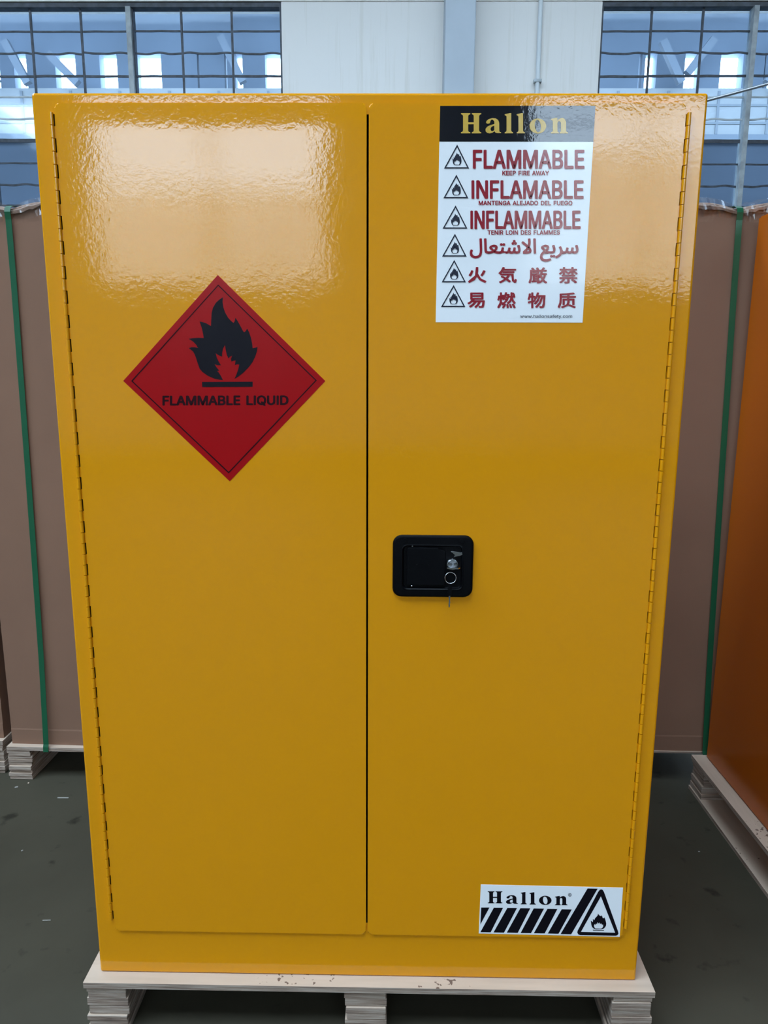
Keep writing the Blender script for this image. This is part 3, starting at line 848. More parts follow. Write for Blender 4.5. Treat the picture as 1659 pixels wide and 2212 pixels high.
('s', 79): (533, [267,-7,225,-3,186,7,150,25,119,49,92,79,70,115,53,157,44,203,40,254,44,305,53,352,70,393,92,429,119,459,150,484,186,501,225,512,267,516,309,512,348,501,384,484,415,459,442,429,464,393,480,352,490,305,493,254,490,203,480,157,464,115,442,79,415,49,384,25,348,7,309,-3,267,53,296,55,324,63,349,76,372,94,392,116,408,144,420,176,428,213,430,254,428,295,420,332,408,365,392,392,372,415,349,433,324,446,296,453,267,456,237,453,210,445,184,433,161,415,142,392,125,364,113,332,106,295,103,254,106,213,113,176,125,144,142,117,161,94,184,76,210,63,237,55], [17,18,19,16,17,19,16,19,20,15,16,20,15,20,21,14,15,21,14,21,22,13,14,55,55,14,54,54,14,22,54,22,53,53,22,23,13,55,56,52,53,23,51,52,23,13,56,57,13,57,58,50,51,23,12,13,58,50,23,24,12,58,59,49,50,24,11,12,59,49,24,25,11,59,60,48,49,25,47,48,25,11,60,61,10,11,61,47,25,26,10,61,62,46,47,26,9,10,62,46,26,27,9,62,63,45,46,27,8,9,63,8,63,64,44,45,27,44,27,28,8,64,65,43,44,28,7,8,65,43,28,29,7,65,66,42,43,29,6,7,66,42,29,30,6,66,67,41,42,30,6,67,68,40,41,30,5,6,68,40,30,31,5,68,69,39,40,31,4,5,69,39,31,32,4,69,70,38,39,32,4,70,71,37,38,32,4,71,36,36,37,32,4,36,32,3,4,32,3,32,33,2,3,33,2,33,34,1,2,34,1,34,35,0,1,35]),
('s', 85): (517, [259,-8,220,-6,186,2,154,15,126,33,103,55,85,80,71,108,63,140,60,173,60,509,124,509,124,178,126,155,132,133,141,113,153,95,169,80,187,68,208,59,232,53,259,52,285,53,309,59,331,68,349,80,364,95,377,113,385,133,391,155,393,178,393,509,457,509,457,173,454,140,446,108,433,80,414,55,391,33,363,15,332,2,297,-6], [9,10,11,9,11,12,30,31,32,30,32,33,9,12,13,29,30,33,8,9,13,29,33,34,8,13,14,28,29,34,7,8,14,28,34,35,7,14,15,27,28,35,7,15,16,26,27,35,6,7,16,26,35,36,6,16,17,25,26,36,5,6,17,5,17,18,24,25,36,24,36,37,5,18,19,23,24,37,5,19,20,22,23,37,4,5,20,22,37,38,4,20,21,21,22,38,4,21,38,3,4,38,3,38,39,2,3,39,2,39,40,1,2,40,1,40,41,0,1,41]),
('s', 83): (447, [224,-9,188,-7,156,-1,128,9,102,23,81,40,64,60,51,83,42,109,38,137,104,137,108,118,114,102,123,88,136,76,150,66,166,59,185,53,204,50,224,49,246,50,267,54,286,60,303,69,317,79,329,92,338,106,344,122,346,139,344,154,340,168,332,179,322,189,310,197,296,205,280,211,263,217,245,222,184,239,145,253,112,269,86,289,67,313,56,341,52,372,54,400,62,425,75,448,92,468,113,484,138,498,165,508,195,514,227,516,259,514,289,508,316,498,340,484,360,468,377,449,390,427,398,403,401,378,337,378,332,402,320,421,302,437,280,449,254,456,225,459,204,457,185,454,167,448,152,440,139,430,129,418,121,405,117,391,115,376,117,359,122,345,131,334,142,324,155,315,169,308,184,302,198,297,212,293,264,279,279,275,295,270,312,264,328,256,344,248,359,238,372,226,384,213,395,198,402,180,407,161,408,139,406,112,399,87,386,64,370,43,349,25,323,11,294,0,261,-7], [52,53,54,51,52,54,51,54,55,50,51,55,50,55,56,49,50,56,49,56,57,48,49,57,48,57,58,47,48,69,69,48,58,69,58,59,47,69,70,68,69,59,47,70,71,67,68,59,47,71,72,66,67,59,66,59,60,46,47,72,46,72,73,46,73,74,65,66,60,46,74,75,65,60,61,45,46,75,64,65,61,45,75,76,45,76,77,64,61,62,63,64,62,44,45,77,44,77,78,44,78,79,43,44,79,43,79,80,43,80,81,42,43,81,42,81,82,42,82,83,42,83,84,41,42,84,41,84,85,41,85,86,41,86,87,41,87,88,40,41,88,40,88,89,40,89,90,40,90,91,39,40,91,39,91,92,39,92,93,38,39,93,38,93,94,37,38,94,37,94,95,37,95,96,36,37,96,35,36,96,35,96,97,34,35,97,33,34,97,33,97,98,32,33,98,31,32,98,31,98,99,30,31,99,29,30,99,29,99,100,28,29,100,27,28,100,27,100,101,8,9,10,8,10,11,26,27,101,8,11,12,26,101,102,7,8,12,25,26,102,7,12,13,24,25,102,7,13,14,24,102,103,6,7,14,23,24,103,6,14,15,22,23,103,6,15,16,22,103,104,5,6,16,21,22,104,5,16,17,20,21,104,5,17,18,5,18,19,19,20,104,5,19,104,5,104,105,4,5,105,4,105,106,3,4,106,3,106,107,2,3,107,2,107,108,1,2,108,0,1,108]),
('s', 81): (533, [245,159,313,159,369,85,384,65,468,-48,401,-48,346,27,331,46,267,-7,225,-3,186,7,150,25,119,49,92,79,70,115,53,157,44,203,40,254,44,305,53,352,70,393,92,429,119,459,150,484,186,501,225,512,267,516,309,512,348,501,384,484,415,459,442,429,464,393,480,352,490,305,493,254,490,203,480,157,464,115,442,79,415,49,384,25,348,7,309,-3,267,53,296,55,324,63,349,76,372,94,392,116,408,144,420,176,428,213,430,254,428,295,420,332,408,365,392,392,372,415,349,433,324,446,296,453,267,456,237,453,210,445,184,433,161,415,142,392,125,364,113,332,106,295,103,254,106,213,113,176,125,144,142,117,161,94,184,76,210,63,237,55], [7,0,1,7,1,2,7,2,3,7,3,4,6,7,4,5,6,4,25,26,27,24,25,27,24,27,28,23,24,28,23,28,29,22,23,29,22,29,30,21,22,63,63,22,62,62,22,30,62,30,61,61,30,31,21,63,64,60,61,31,59,60,31,21,64,65,21,65,66,58,59,31,20,21,66,58,31,32,20,66,67,57,58,32,19,20,67,57,32,33,19,67,68,56,57,33,55,56,33,19,68,69,18,19,69,55,33,34,18,69,70,54,55,34,17,18,70,54,34,35,17,70,71,53,54,35,16,17,71,16,71,72,52,53,35,52,35,36,16,72,73,51,52,36,15,16,73,51,36,37,15,73,74,50,51,37,14,15,74,50,37,38,14,74,75,49,50,38,14,75,76,48,49,38,13,14,76,48,38,39,13,76,77,47,48,39,12,13,77,47,39,40,12,77,78,46,47,40,12,78,79,45,46,40,12,79,44,44,45,40,12,44,40,11,12,40,11,40,41,10,11,41,10,41,42,9,10,42,9,42,43,8,9,43]),
('r', 119): (567, [138,0,23,379,87,379,133,214,140,190,147,164,154,137,161,107,168,75,175,41,165,41,172,74,179,105,186,135,192,163,199,189,206,214,252,379,316,379,362,214,368,189,375,163,382,136,388,106,395,75,402,41,391,41,399,75,406,106,413,135,420,163,427,189,434,214,480,379,545,379,429,0,368,0,319,172,305,225,300,243,295,262,291,280,277,338,291,338,277,280,272,262,267,243,263,225,258,207,253,189,248,172,199,0], [0,1,2,0,2,3,16,17,42,42,17,18,42,18,43,43,18,19,32,33,34,32,34,35,16,42,44,44,42,41,44,43,41,41,43,19,16,44,45,40,41,19,16,45,46,39,40,19,16,46,47,38,39,19,16,47,48,37,38,19,0,3,4,15,16,48,37,19,20,31,32,35,15,48,49,0,4,5,14,15,49,14,49,50,37,20,21,30,31,35,14,50,51,36,37,21,0,5,6,13,14,51,36,21,22,29,30,35,0,6,7,36,22,23,12,13,51,28,29,35,0,7,8,36,23,24,27,28,35,11,12,51,0,8,10,10,8,9,36,24,26,26,24,25,26,27,35,10,11,51,0,10,51,36,26,35]),
('r', 104): (410, [114,227,114,0,53,0,53,509,114,509,114,287,102,287,116,319,132,344,152,362,175,374,200,382,227,384,252,383,275,377,295,369,313,356,328,340,341,321,350,298,355,271,357,240,357,0,296,0,296,235,293,263,286,286,273,304,256,318,235,326,210,329,192,328,176,324,161,317,147,308,136,297,126,283,119,266,115,248], [2,3,4,2,4,6,6,4,5,11,12,13,11,13,14,10,11,14,10,14,15,9,10,15,9,15,16,8,9,16,8,16,17,7,8,31,31,8,17,31,17,30,30,17,18,29,30,18,7,31,32,28,29,18,7,32,33,28,18,19,6,7,33,27,28,19,6,33,34,6,34,35,26,27,19,26,19,20,6,35,36,2,6,37,37,6,36,25,26,20,25,20,21,2,37,38,24,25,21,2,38,0,24,21,22,23,24,22,2,0,1]),
('r', 97): (389, [160,-9,137,-7,115,-3,94,5,76,15,60,29,48,45,38,63,32,84,30,108,32,128,36,146,43,161,53,174,64,184,78,193,92,200,108,206,125,211,143,214,161,217,178,220,200,223,218,225,234,227,247,229,257,231,265,235,271,240,274,246,276,255,276,257,275,272,272,285,267,297,260,307,251,315,240,322,227,327,212,330,196,331,178,330,163,327,149,322,137,316,127,309,118,301,110,292,104,283,100,274,41,291,51,313,64,331,79,346,95,358,114,368,133,375,153,380,173,383,194,384,208,384,223,382,239,379,255,375,271,369,286,360,300,350,312,336,322,320,330,301,335,278,337,251,337,0,277,0,277,52,272,52,267,43,260,34,252,25,242,16,229,8,215,1,199,-4,181,-7,170,45,192,47,211,51,228,59,242,68,254,80,263,93,270,108,274,122,276,138,276,190,272,187,267,184,259,182,251,180,241,178,231,176,221,174,210,173,200,171,175,168,161,166,147,163,134,159,122,153,112,147,103,139,97,130,93,118,92,105,93,93,96,82,102,72,109,64,119,57,130,52,142,48,156,46], [58,59,60,58,60,61,57,58,61,57,61,62,56,57,62,56,62,63,55,56,63,55,63,64,55,64,65,54,55,65,54,65,66,53,54,66,53,66,67,52,53,67,52,67,40,40,67,39,39,67,68,51,52,41,41,52,40,51,41,42,38,39,68,51,42,43,37,38,68,51,43,44,36,37,68,36,68,69,51,44,45,35,36,69,50,51,45,50,45,46,34,35,69,50,46,47,34,69,70,33,34,70,50,47,48,49,50,48,32,33,70,32,70,71,31,32,71,30,31,71,29,30,71,29,71,72,28,29,72,27,28,72,26,27,94,94,27,72,25,26,94,24,25,94,23,24,94,22,23,94,21,22,94,20,21,94,19,20,94,18,19,94,17,18,94,16,17,94,15,16,94,14,15,94,14,94,95,93,94,72,14,95,96,13,14,96,13,96,97,13,97,98,13,98,99,13,99,100,13,100,101,12,13,101,12,101,102,12,102,103,12,103,104,12,104,105,12,105,106,12,106,107,11,12,107,11,107,108,11,108,109,11,109,110,10,11,110,10,110,111,92,93,72,10,111,112,9,10,112,91,92,72,9,112,113,8,9,113,90,91,72,8,113,114,8,114,115,89,90,72,7,8,115,7,115,116,88,89,74,74,89,72,7,116,117,87,88,74,7,117,118,6,7,118,86,87,75,75,87,74,6,118,119,6,119,120,86,75,76,73,74,72,85,86,76,6,120,121,84,85,76,6,121,84,5,6,84,5,84,76,5,76,77,5,77,78,4,5,78,4,78,79,4,79,80,3,4,80,3,80,81,2,3,81,2,81,82,1,2,82,1,82,83,0,1,83]),
('r', 108): (189, [139,-2,112,0,91,8,74,20,62,37,55,59,53,84,53,509,114,509,114,99,114,83,117,71,120,62,126,57,135,53,146,52,152,52,157,52,160,53,170,54,181,3,175,1,169,0,162,-1,154,-2,147,-2], [6,7,8,6,8,9,6,9,10,5,6,10,5,10,11,5,11,12,5,12,13,4,5,13,4,13,14,18,19,20,4,14,15,17,18,20,4,15,16,4,16,17,4,17,20,3,4,20,2,3,20,1,2,20,1,20,21,1,21,22,0,1,22,0,22,23,0,23,24,25,0,24]),
('r', 111): (415, [207,-8,174,-5,144,3,117,16,93,35,72,58,56,85,44,116,37,150,34,187,37,225,44,260,56,291,72,318,93,341,117,360,144,374,174,382,207,384,241,382,271,374,299,360,323,341,343,318,359,291,371,260,379,225,381,187,379,150,371,116,359,85,343,58,323,35,299,16,271,3,241,-5,207,46,231,49,252,55,270,66,285,80,298,97,307,117,314,139,318,163,319,187,318,212,314,236,307,258,298,278,285,296,270,310,252,321,231,328,207,330,184,328,163,321,145,310,130,296,118,278,108,258,102,236,98,212,96,187,98,163,102,139,108,117,118,97,130,80,145,66,163,55,184,49], [17,18,19,16,17,19,16,19,20,15,16,20,15,20,21,14,15,21,14,21,22,13,14,22,13,22,55,55,22,54,54,22,53,53,22,23,13,55,56,52,53,23,13,56,57,51,52,23,12,13,57,51,23,24,12,57,58,50,51,24,12,58,59,49,50,24,11,12,59,49,24,25,11,59,60,48,49,25,10,11,60,48,25,26,10,60,61,47,48,26,10,61,62,46,47,26,9,10,62,46,26,27,9,62,63,45,46,27,8,9,63,8,63,64,44,45,27,44,27,28,8,64,65,43,44,28,7,8,65,43,28,29,7,65,66,42,43,29,7,66,67,41,42,29,6,7,67,41,29,30,6,67,68,40,41,30,5,6,68,40,30,31,5,68,69,39,40,31,5,69,70,38,39,31,4,5,70,38,31,32,4,70,71,37,38,32,4,71,36,36,37,32,4,36,32,3,4,32,3,32,33,2,3,33,2,33,34,1,2,34,1,34,35,0,1,35]),
('r', 110): (410, [114,227,114,0,53,0,53,379,112,379,112,287,102,287,116,319,132,344,152,362,175,374,200,382,227,384,252,383,275,377,295,369,313,356,328,340,341,321,350,298,355,271,357,240,357,0,296,0,296,235,293,263,286,286,273,304,256,318,235,326,210,329,192,328,176,324,161,317,147,308,136,297,126,283,119,266,115,248], [11,12,13,11,13,14,10,11,14,2,3,4,2,4,6,6,4,5,10,14,15,9,10,15,9,15,16,8,9,16,8,16,17,7,8,31,31,8,17,31,17,30,30,17,18,29,30,18,7,31,32,28,29,18,7,32,33,28,18,19,6,7,33,27,28,19,6,33,34,6,34,35,26,27,19,26,19,20,6,35,36,2,6,37,37,6,36,25,26,20,25,20,21,2,37,38,24,25,21,2,38,0,24,21,22,23,24,22,2,0,1]),
('r', 115): (365, [182,-8,157,-7,133,-3,112,3,93,12,76,24,62,38,50,54,41,73,36,94,94,107,101,87,111,72,124,60,141,52,160,47,181,45,206,47,227,53,244,62,258,74,265,88,268,103,266,115,262,126,254,136,243,144,229,150,212,155,149,170,118,180,92,192,72,208,58,227,50,249,47,274,49,295,55,314,65,332,79,347,95,360,115,370,137,378,161,383,187,384,212,383,234,379,254,372,271,363,286,352,299,339,309,324,318,308,324,290,268,277,262,291,254,304,243,316,228,325,210,331,187,333,166,331,147,326,131,317,119,305,111,292,109,277,110,264,115,253,124,243,136,235,152,229,172,223,229,209,261,200,287,187,306,171,320,153,328,131,331,107,329,85,323,65,312,47,298,31,281,18,260,6,236,-2,210,-7], [43,44,45,42,43,45,42,45,46,42,46,47,41,42,47,41,47,48,40,41,48,40,48,49,39,40,49,39,49,50,38,39,50,38,50,60,60,50,51,38,60,61,59,60,51,37,38,61,37,61,62,58,59,51,37,62,63,57,58,51,57,51,52,37,63,64,56,57,52,36,37,64,56,52,53,36,64,65,55,56,53,35,36,65,35,65,66,54,55,53,35,66,67,34,35,67,34,67,68,34,68,69,33,34,69,33,69,70,33,70,71,33,71,72,32,33,72,32,72,73,32,73,74,31,32,74,31,74,75,30,31,75,30,75,76,29,30,76,29,76,77,28,29,77,27,28,77,27,77,78,26,27,78,25,26,78,24,25,78,24,78,79,23,24,79,22,23,79,9,10,11,22,79,80,21,22,80,8,9,11,20,21,80,8,11,12,20,80,81,19,20,81,7,8,12,7,12,13,19,81,82,18,19,82,7,13,14,6,7,14,17,18,82,6,14,15,6,15,16,16,17,82,16,82,83,6,16,83,5,6,83,5,83,84,4,5,84,4,84,85,3,4,85,3,85,86,2,3,86,2,86,87,1,2,87,0,1,87]),
('r', 102): (253, [228,379,228,327,6,327,6,379,81,0,81,432,82,452,87,470,96,486,107,499,120,510,135,519,152,525,169,529,187,530,201,530,212,529,222,527,231,525,238,523,243,521,227,468,224,470,220,471,215,472,209,473,202,474,195,474,178,472,164,468,154,460,147,449,143,435,142,419,142,0], [2,3,0,2,0,1,13,14,15,13,15,16,12,13,16,12,16,17,12,17,18,11,12,18,11,18,19,11,19,20,11,20,22,22,20,21,10,11,22,9,10,23,23,10,22,8,9,26,26,9,25,25,9,24,24,9,23,7,8,27,27,8,26,7,27,28,7,28,29,6,7,29,6,29,30,6,30,31,5,6,31,5,31,32,5,32,33,4,5,33,4,33,34]),
('r', 101): (404, [212,-8,177,-5,145,3,117,16,92,35,72,58,56,85,44,116,37,150,34,187,36,224,44,258,55,290,71,317,91,340,115,359,142,373,172,382,205,384,226,383,246,380,266,374,285,366,303,355,319,341,334,324,347,305,357,282,365,256,370,227,371,194,371,169,75,169,75,221,338,221,310,202,308,226,304,248,298,269,288,286,277,301,263,314,246,323,227,328,205,330,183,328,164,323,146,313,131,301,119,286,109,270,102,251,97,231,96,211,96,178,98,151,102,127,110,106,121,88,135,73,151,61,169,53,190,48,212,46,227,47,241,49,254,53,265,58,276,65,285,73,294,82,300,93,306,105,365,91,358,72,348,55,335,39,320,26,302,14,283,4,261,-3,237,-7], [17,18,19,17,19,20,16,17,20,16,20,21,16,21,22,15,16,22,15,22,23,14,15,23,14,23,24,14,24,25,13,14,45,45,14,44,44,14,25,43,44,25,13,45,46,42,43,25,42,25,26,13,46,47,41,42,26,12,13,47,40,41,26,12,47,48,40,26,27,12,48,49,39,40,27,11,12,49,11,49,50,38,39,27,38,27,28,11,50,51,37,38,28,10,11,51,37,28,29,10,51,52,36,37,29,10,52,33,33,52,53,36,29,34,34,29,30,35,36,34,9,10,33,9,33,32,53,33,34,53,34,30,54,53,30,54,30,31,8,9,32,55,54,31,8,32,31,8,31,55,8,55,56,7,8,56,7,56,57,6,7,57,6,57,58,71,72,73,70,71,73,70,73,74,6,58,59,5,6,59,69,70,74,5,59,60,68,69,74,68,74,75,67,68,75,5,60,61,4,5,61,66,67,75,66,75,76,4,61,62,65,66,76,64,65,76,4,62,63,63,64,76,4,63,76,4,76,77,3,4,77,3,77,78,2,3,78,2,78,79,2,79,80,1,2,80,1,80,81,0,1,81]),
('r', 116): (227, [204,379,204,327,6,327,6,379,65,471,126,471,126,98,127,83,130,70,136,61,144,55,156,51,170,50,175,50,180,50,185,51,191,52,197,53,202,54,213,2,207,0,200,-2,192,-3,184,-3,176,-4,168,-4,138,-1,113,7,92,21,77,41,68,64,65,93], [2,3,0,2,0,1,31,4,5,31,5,6,31,6,7,30,31,7,30,7,8,30,8,9,29,30,9,29,9,10,29,10,11,17,18,19,16,17,19,15,16,19,29,11,12,14,15,19,29,12,13,29,13,14,29,14,19,28,29,19,27,28,19,26,27,19,26,19,20,26,20,21,25,26,23,23,26,21,23,21,22,25,23,24]),
('r', 121): (390, [47,-139,61,-86,71,-87,83,-89,94,-90,104,-89,113,-86,122,-81,130,-74,138,-64,145,-51,151,-36,163,-1,17,379,84,379,165,155,173,132,180,109,187,87,193,64,199,42,206,21,184,21,190,42,196,64,202,87,209,110,216,132,224,155,305,379,371,379,204,-58,196,-77,187,-93,177,-107,165,-119,153,-128,139,-136,125,-141,109,-144,91,-145,82,-145,73,-144,65,-143,57,-142,52,-140], [12,13,14,12,14,15,28,29,30,28,30,31,12,15,16,27,28,31,12,16,17,26,27,31,25,26,21,21,26,31,12,17,18,12,18,19,24,25,21,12,19,23,23,19,20,23,24,20,20,24,21,12,23,22,12,22,21,12,21,31,11,12,31,10,11,31,9,10,31,9,31,32,8,9,32,7,8,32,7,32,33,6,7,33,0,1,2,5,6,33,0,2,3,0,3,4,4,5,33,0,4,33,0,33,34,0,34,35,0,35,36,0,36,37,0,37,38,45,0,38,44,45,38,44,38,39,43,44,39,42,43,39,41,42,39,41,39,40]),
('r', 46): (188, [95,-4,83,-3,73,1,63,9,55,18,51,29,50,41,51,53,55,64,63,73,73,81,83,85,95,87,107,85,118,81,128,73,135,64,140,53,141,41,140,29,135,18,128,9,118,1,107,-3], [11,12,13,10,11,13,10,13,14,9,10,14,9,14,15,8,9,15,8,15,16,7,8,16,7,16,17,6,7,17,6,17,18,5,6,18,5,18,19,4,5,19,4,19,20,3,4,20,3,20,21,2,3,21,2,21,22,1,2,22,1,22,23,0,1,23]),
('r', 99): (396, [207,-8,174,-5,144,3,117,16,93,35,72,58,56,85,44,116,37,150,34,187,37,225,44,260,56,291,72,318,93,341,117,360,144,374,174,382,207,384,226,384,243,381,260,377,276,371,291,364,305,356,318,346,330,335,340,322,349,308,356,293,362,277,303,262,300,272,295,281,290,289,284,297,278,304,270,311,261,316,252,321,242,325,231,328,220,329,207,330,184,328,163,321,145,310,130,296,118,278,108,258,102,236,98,212,96,187,98,163,102,139,108,117,118,97,130,80,145,66,163,55,184,49,207,46,220,47,232,49,243,52,253,55,262,60,271,66,279,73,285,80,292,89,297,98,301,107,304,117,363,102,357,86,350,70,341,56,331,43,319,32,306,21,292,12,277,5,261,-1,244,-5,226,-7], [17,18,19,17,19,20,16,17,20,16,20,21,16,21,22,15,16,22,15,22,23,15,23,24,14,15,24,14,24,25,14,25,26,13,14,44,44,14,43,43,14,26,43,26,27,42,43,27,41,42,27,13,44,45,40,41,27,39,40,27,39,27,28,13,45,46,38,39,28,12,13,46,37,38,28,36,37,28,12,46,47,36,28,29,35,36,29,34,35,29,12,47,48,34,29,30,11,12,48,33,34,30,32,33,30,11,48,49,32,30,31,10,11,49,10,49,50,10,50,51,9,10,51,9,51,52,8,9,52,8,52,53,8,53,54,7,8,54,7,54,55,7,55,56,72,73,74,6,7,56,71,72,74,71,74,75,70,71,75,6,56,57,69,70,75,69,75,76,5,6,57,5,57,58,68,69,76,67,68,76,67,76,77,5,58,59,66,67,77,65,66,77,4,5,59,65,77,78,4,59,60,64,65,78,63,64,78,4,60,61,62,63,78,61,62,78,4,61,78,4,78,79,3,4,79,3,79,80,3,80,81,2,3,81,2,81,82,2,82,83,1,2,83,1,83,84,0,1,84,0,84,85]),
('r', 109): (610, [53,0,53,379,112,379,112,295,108,295,114,314,122,331,132,346,144,358,158,368,172,376,187,382,203,385,219,386,245,383,268,375,287,361,303,342,314,320,321,295,312,295,318,312,326,329,337,343,350,356,364,366,381,375,398,381,417,385,437,386,458,385,478,380,497,372,514,361,529,346,541,328,550,307,555,283,557,255,557,0,496,0,496,254,493,279,485,298,473,313,456,323,438,329,419,330,402,329,387,326,374,320,363,312,353,302,345,290,340,277,336,263,335,247,335,0,274,0,274,260,272,280,265,297,253,311,238,322,220,328,199,330,185,329,171,326,158,320,145,312,135,302,126,289,119,274,115,257,114,238,114,0], [12,13,14,28,29,30,11,12,14,27,28,30,27,30,31,11,14,15,10,11,15,26,27,31,26,31,32,0,1,2,0,2,4,4,2,3,9,10,15,9,15,16,25,26,32,25,32,33,8,9,16,24,25,33,8,16,17,24,33,34,7,8,17,23,24,34,6,7,17,23,34,35,22,23,47,47,23,35,6,17,65,65,17,18,5,6,66,66,6,65,64,65,18,22,47,48,46,47,35,5,66,67,21,22,49,49,22,48,45,46,35,63,64,18,45,35,36,5,67,68,21,49,50,44,45,36,62,63,18,5,68,69,62,18,19,21,50,51,4,5,69,43,44,36,4,69,70,20,21,51,20,51,52,61,62,19,43,36,37,4,70,71,20,52,53,42,43,37,60,61,20,20,61,19,0,4,72,72,4,71,60,20,53,60,53,54,42,37,38,59,60,54,41,42,38,59,54,55,0,72,73,59,55,56,58,59,56,0,73,74,41,38,39,40,41,39,58,56,57,0,74,75]),
('r', 174): (463, [231,118,205,120,179,125,154,134,131,145,110,160,91,177,74,196,60,217,48,240,40,264,35,290,33,317,35,344,40,369,48,394,60,417,74,438,91,457,110,474,131,488,154,500,179,509,205,514,231,516,258,514,284,509,309,500,332,488,353,474,372,457,389,438,403,417,415,394,423,369,428,344,430,317,428,290,423,264,415,240,403,217,389,196,372,177,353,160,332,145,309,134,284,125,258,120,231,166,258,169,284,175,307,187,328,202,347,220,362,241,373,265,380,290,382,317,380,344,373,369,362,393,347,414,328,432,307,447,284,458,258,465,231,467,205,465,180,458,156,447,135,432,116,414,101,393,90,369,83,344,81,317,83,290,90,265,101,241,116,220,135,202,156,187,180,175,205,169,273,226,228,312,273,312,319,226,161,226,161,409,253,409,261,408,270,406,279,402,288,397,295,391,302,383,307,374,310,363,311,350,310,338,307,326,302,316,295,307,287,300,278,295,268,291,259,288,250,287,185,287,185,319,239,319,245,319,251,322,257,327,262,333,266,341,267,350,266,360,262,367,257,372,251,375,245,377,239,378,203,378,203,226], [23,24,25,22,23,25,22,25,26,21,22,26,21,26,27,20,21,27,20,27,28,19,20,28,19,28,29,18,19,66,66,19,29,66,29,30,18,66,67,65,66,30,18,67,68,64,65,30,18,68,69,63,64,30,17,18,69,63,30,31,17,69,70,62,63,31,16,17,70,62,31,32,16,70,71,61,62,32,15,16,71,61,32,33,15,71,72,60,61,33,14,15,72,60,33,34,14,72,73,59,60,34,13,14,73,13,73,74,58,59,34,58,34,35,12,13,74,12,74,75,57,58,35,57,35,36,11,12,75,11,75,76,56,57,36,56,36,37,10,11,76,10,76,77,55,56,37,55,37,38,10,77,78,54,55,38,9,10,78,54,38,39,9,78,79,53,54,39,8,9,79,53,39,40,8,79,80,52,53,40,7,8,80,52,40,41,7,80,81,51,52,41,6,7,81,51,41,42,6,81,82,50,51,42,5,6,82,50,42,43,5,82,83,49,50,43,5,83,48,48,49,43,5,48,43,4,5,43,4,43,44,3,4,44,3,44,45,2,3,45,2,45,46,1,2,46,1,46,47,0,1,47,84,85,86,84,86,87,88,89,110,110,89,124,124,89,90,124,90,91,124,91,92,124,92,93,124,93,94,124,94,95,124,95,96,124,96,123,123,96,97,110,124,125,122,123,97,121,122,97,120,121,97,120,97,98,119,120,98,118,119,98,118,98,99,117,118,99,116,117,99,116,99,100,115,116,100,115,100,101,114,115,101,113,114,101,113,101,102,112,113,102,88,110,109,125,110,111,125,111,112,125,112,108,108,112,102,108,102,103,108,103,104,108,104,105,108,105,106,108,106,107,88,109,108,88,108,125]),
('c', 28779): (350, [74,223,57,171,29,125,54,112,82,160,99,216,292,223,270,172,244,124,266,113,294,160,320,213,183,158,182,158,188,223,189,290,161,290,144,115,18,-7,28,-17,36,-28,127,31,172,112,227,25,319,-26,327,-13,337,-2,236,54], [5,0,1,4,5,1,4,1,2,3,4,2,11,6,7,10,11,7,10,7,8,9,10,8,14,15,16,14,16,17,13,14,17,27,12,13,27,13,22,22,13,17,22,17,18,27,22,23,21,22,18,26,27,23,20,21,19,19,21,18,26,23,25,25,23,24]),
('c', 27671): (351, [88,207,88,185,291,185,291,207,89,295,58,226,13,172,26,164,37,155,68,190,94,234,324,234,324,257,105,257,111,273,116,289,48,157,48,134,250,134,261,17,306,-28,328,-15,335,32,326,39,317,48,315,11,308,-2,282,43,276,157,56,97,90,77,124,54,76,18,22,-11,33,-21,42,-31,95,0,144,39,179,11,206,-15,226,4,198,30,163,58,187,87,208,119,183,128,164,99,143,72,108,94,75,113], [2,3,0,2,0,1,15,4,5,14,15,5,13,14,5,11,12,13,11,13,10,10,13,5,9,10,5,9,5,6,8,9,7,7,9,6,27,28,18,18,28,16,18,16,17,27,18,19,23,24,25,26,27,19,22,23,25,21,22,25,26,19,20,21,25,26,21,26,20,44,45,46,43,44,46,48,49,29,43,46,47,48,29,30,47,48,30,42,43,47,47,30,31,42,47,31,41,42,31,41,31,37,37,31,32,41,37,38,36,37,32,40,41,38,36,32,33,40,38,39,35,36,34,34,36,33]),
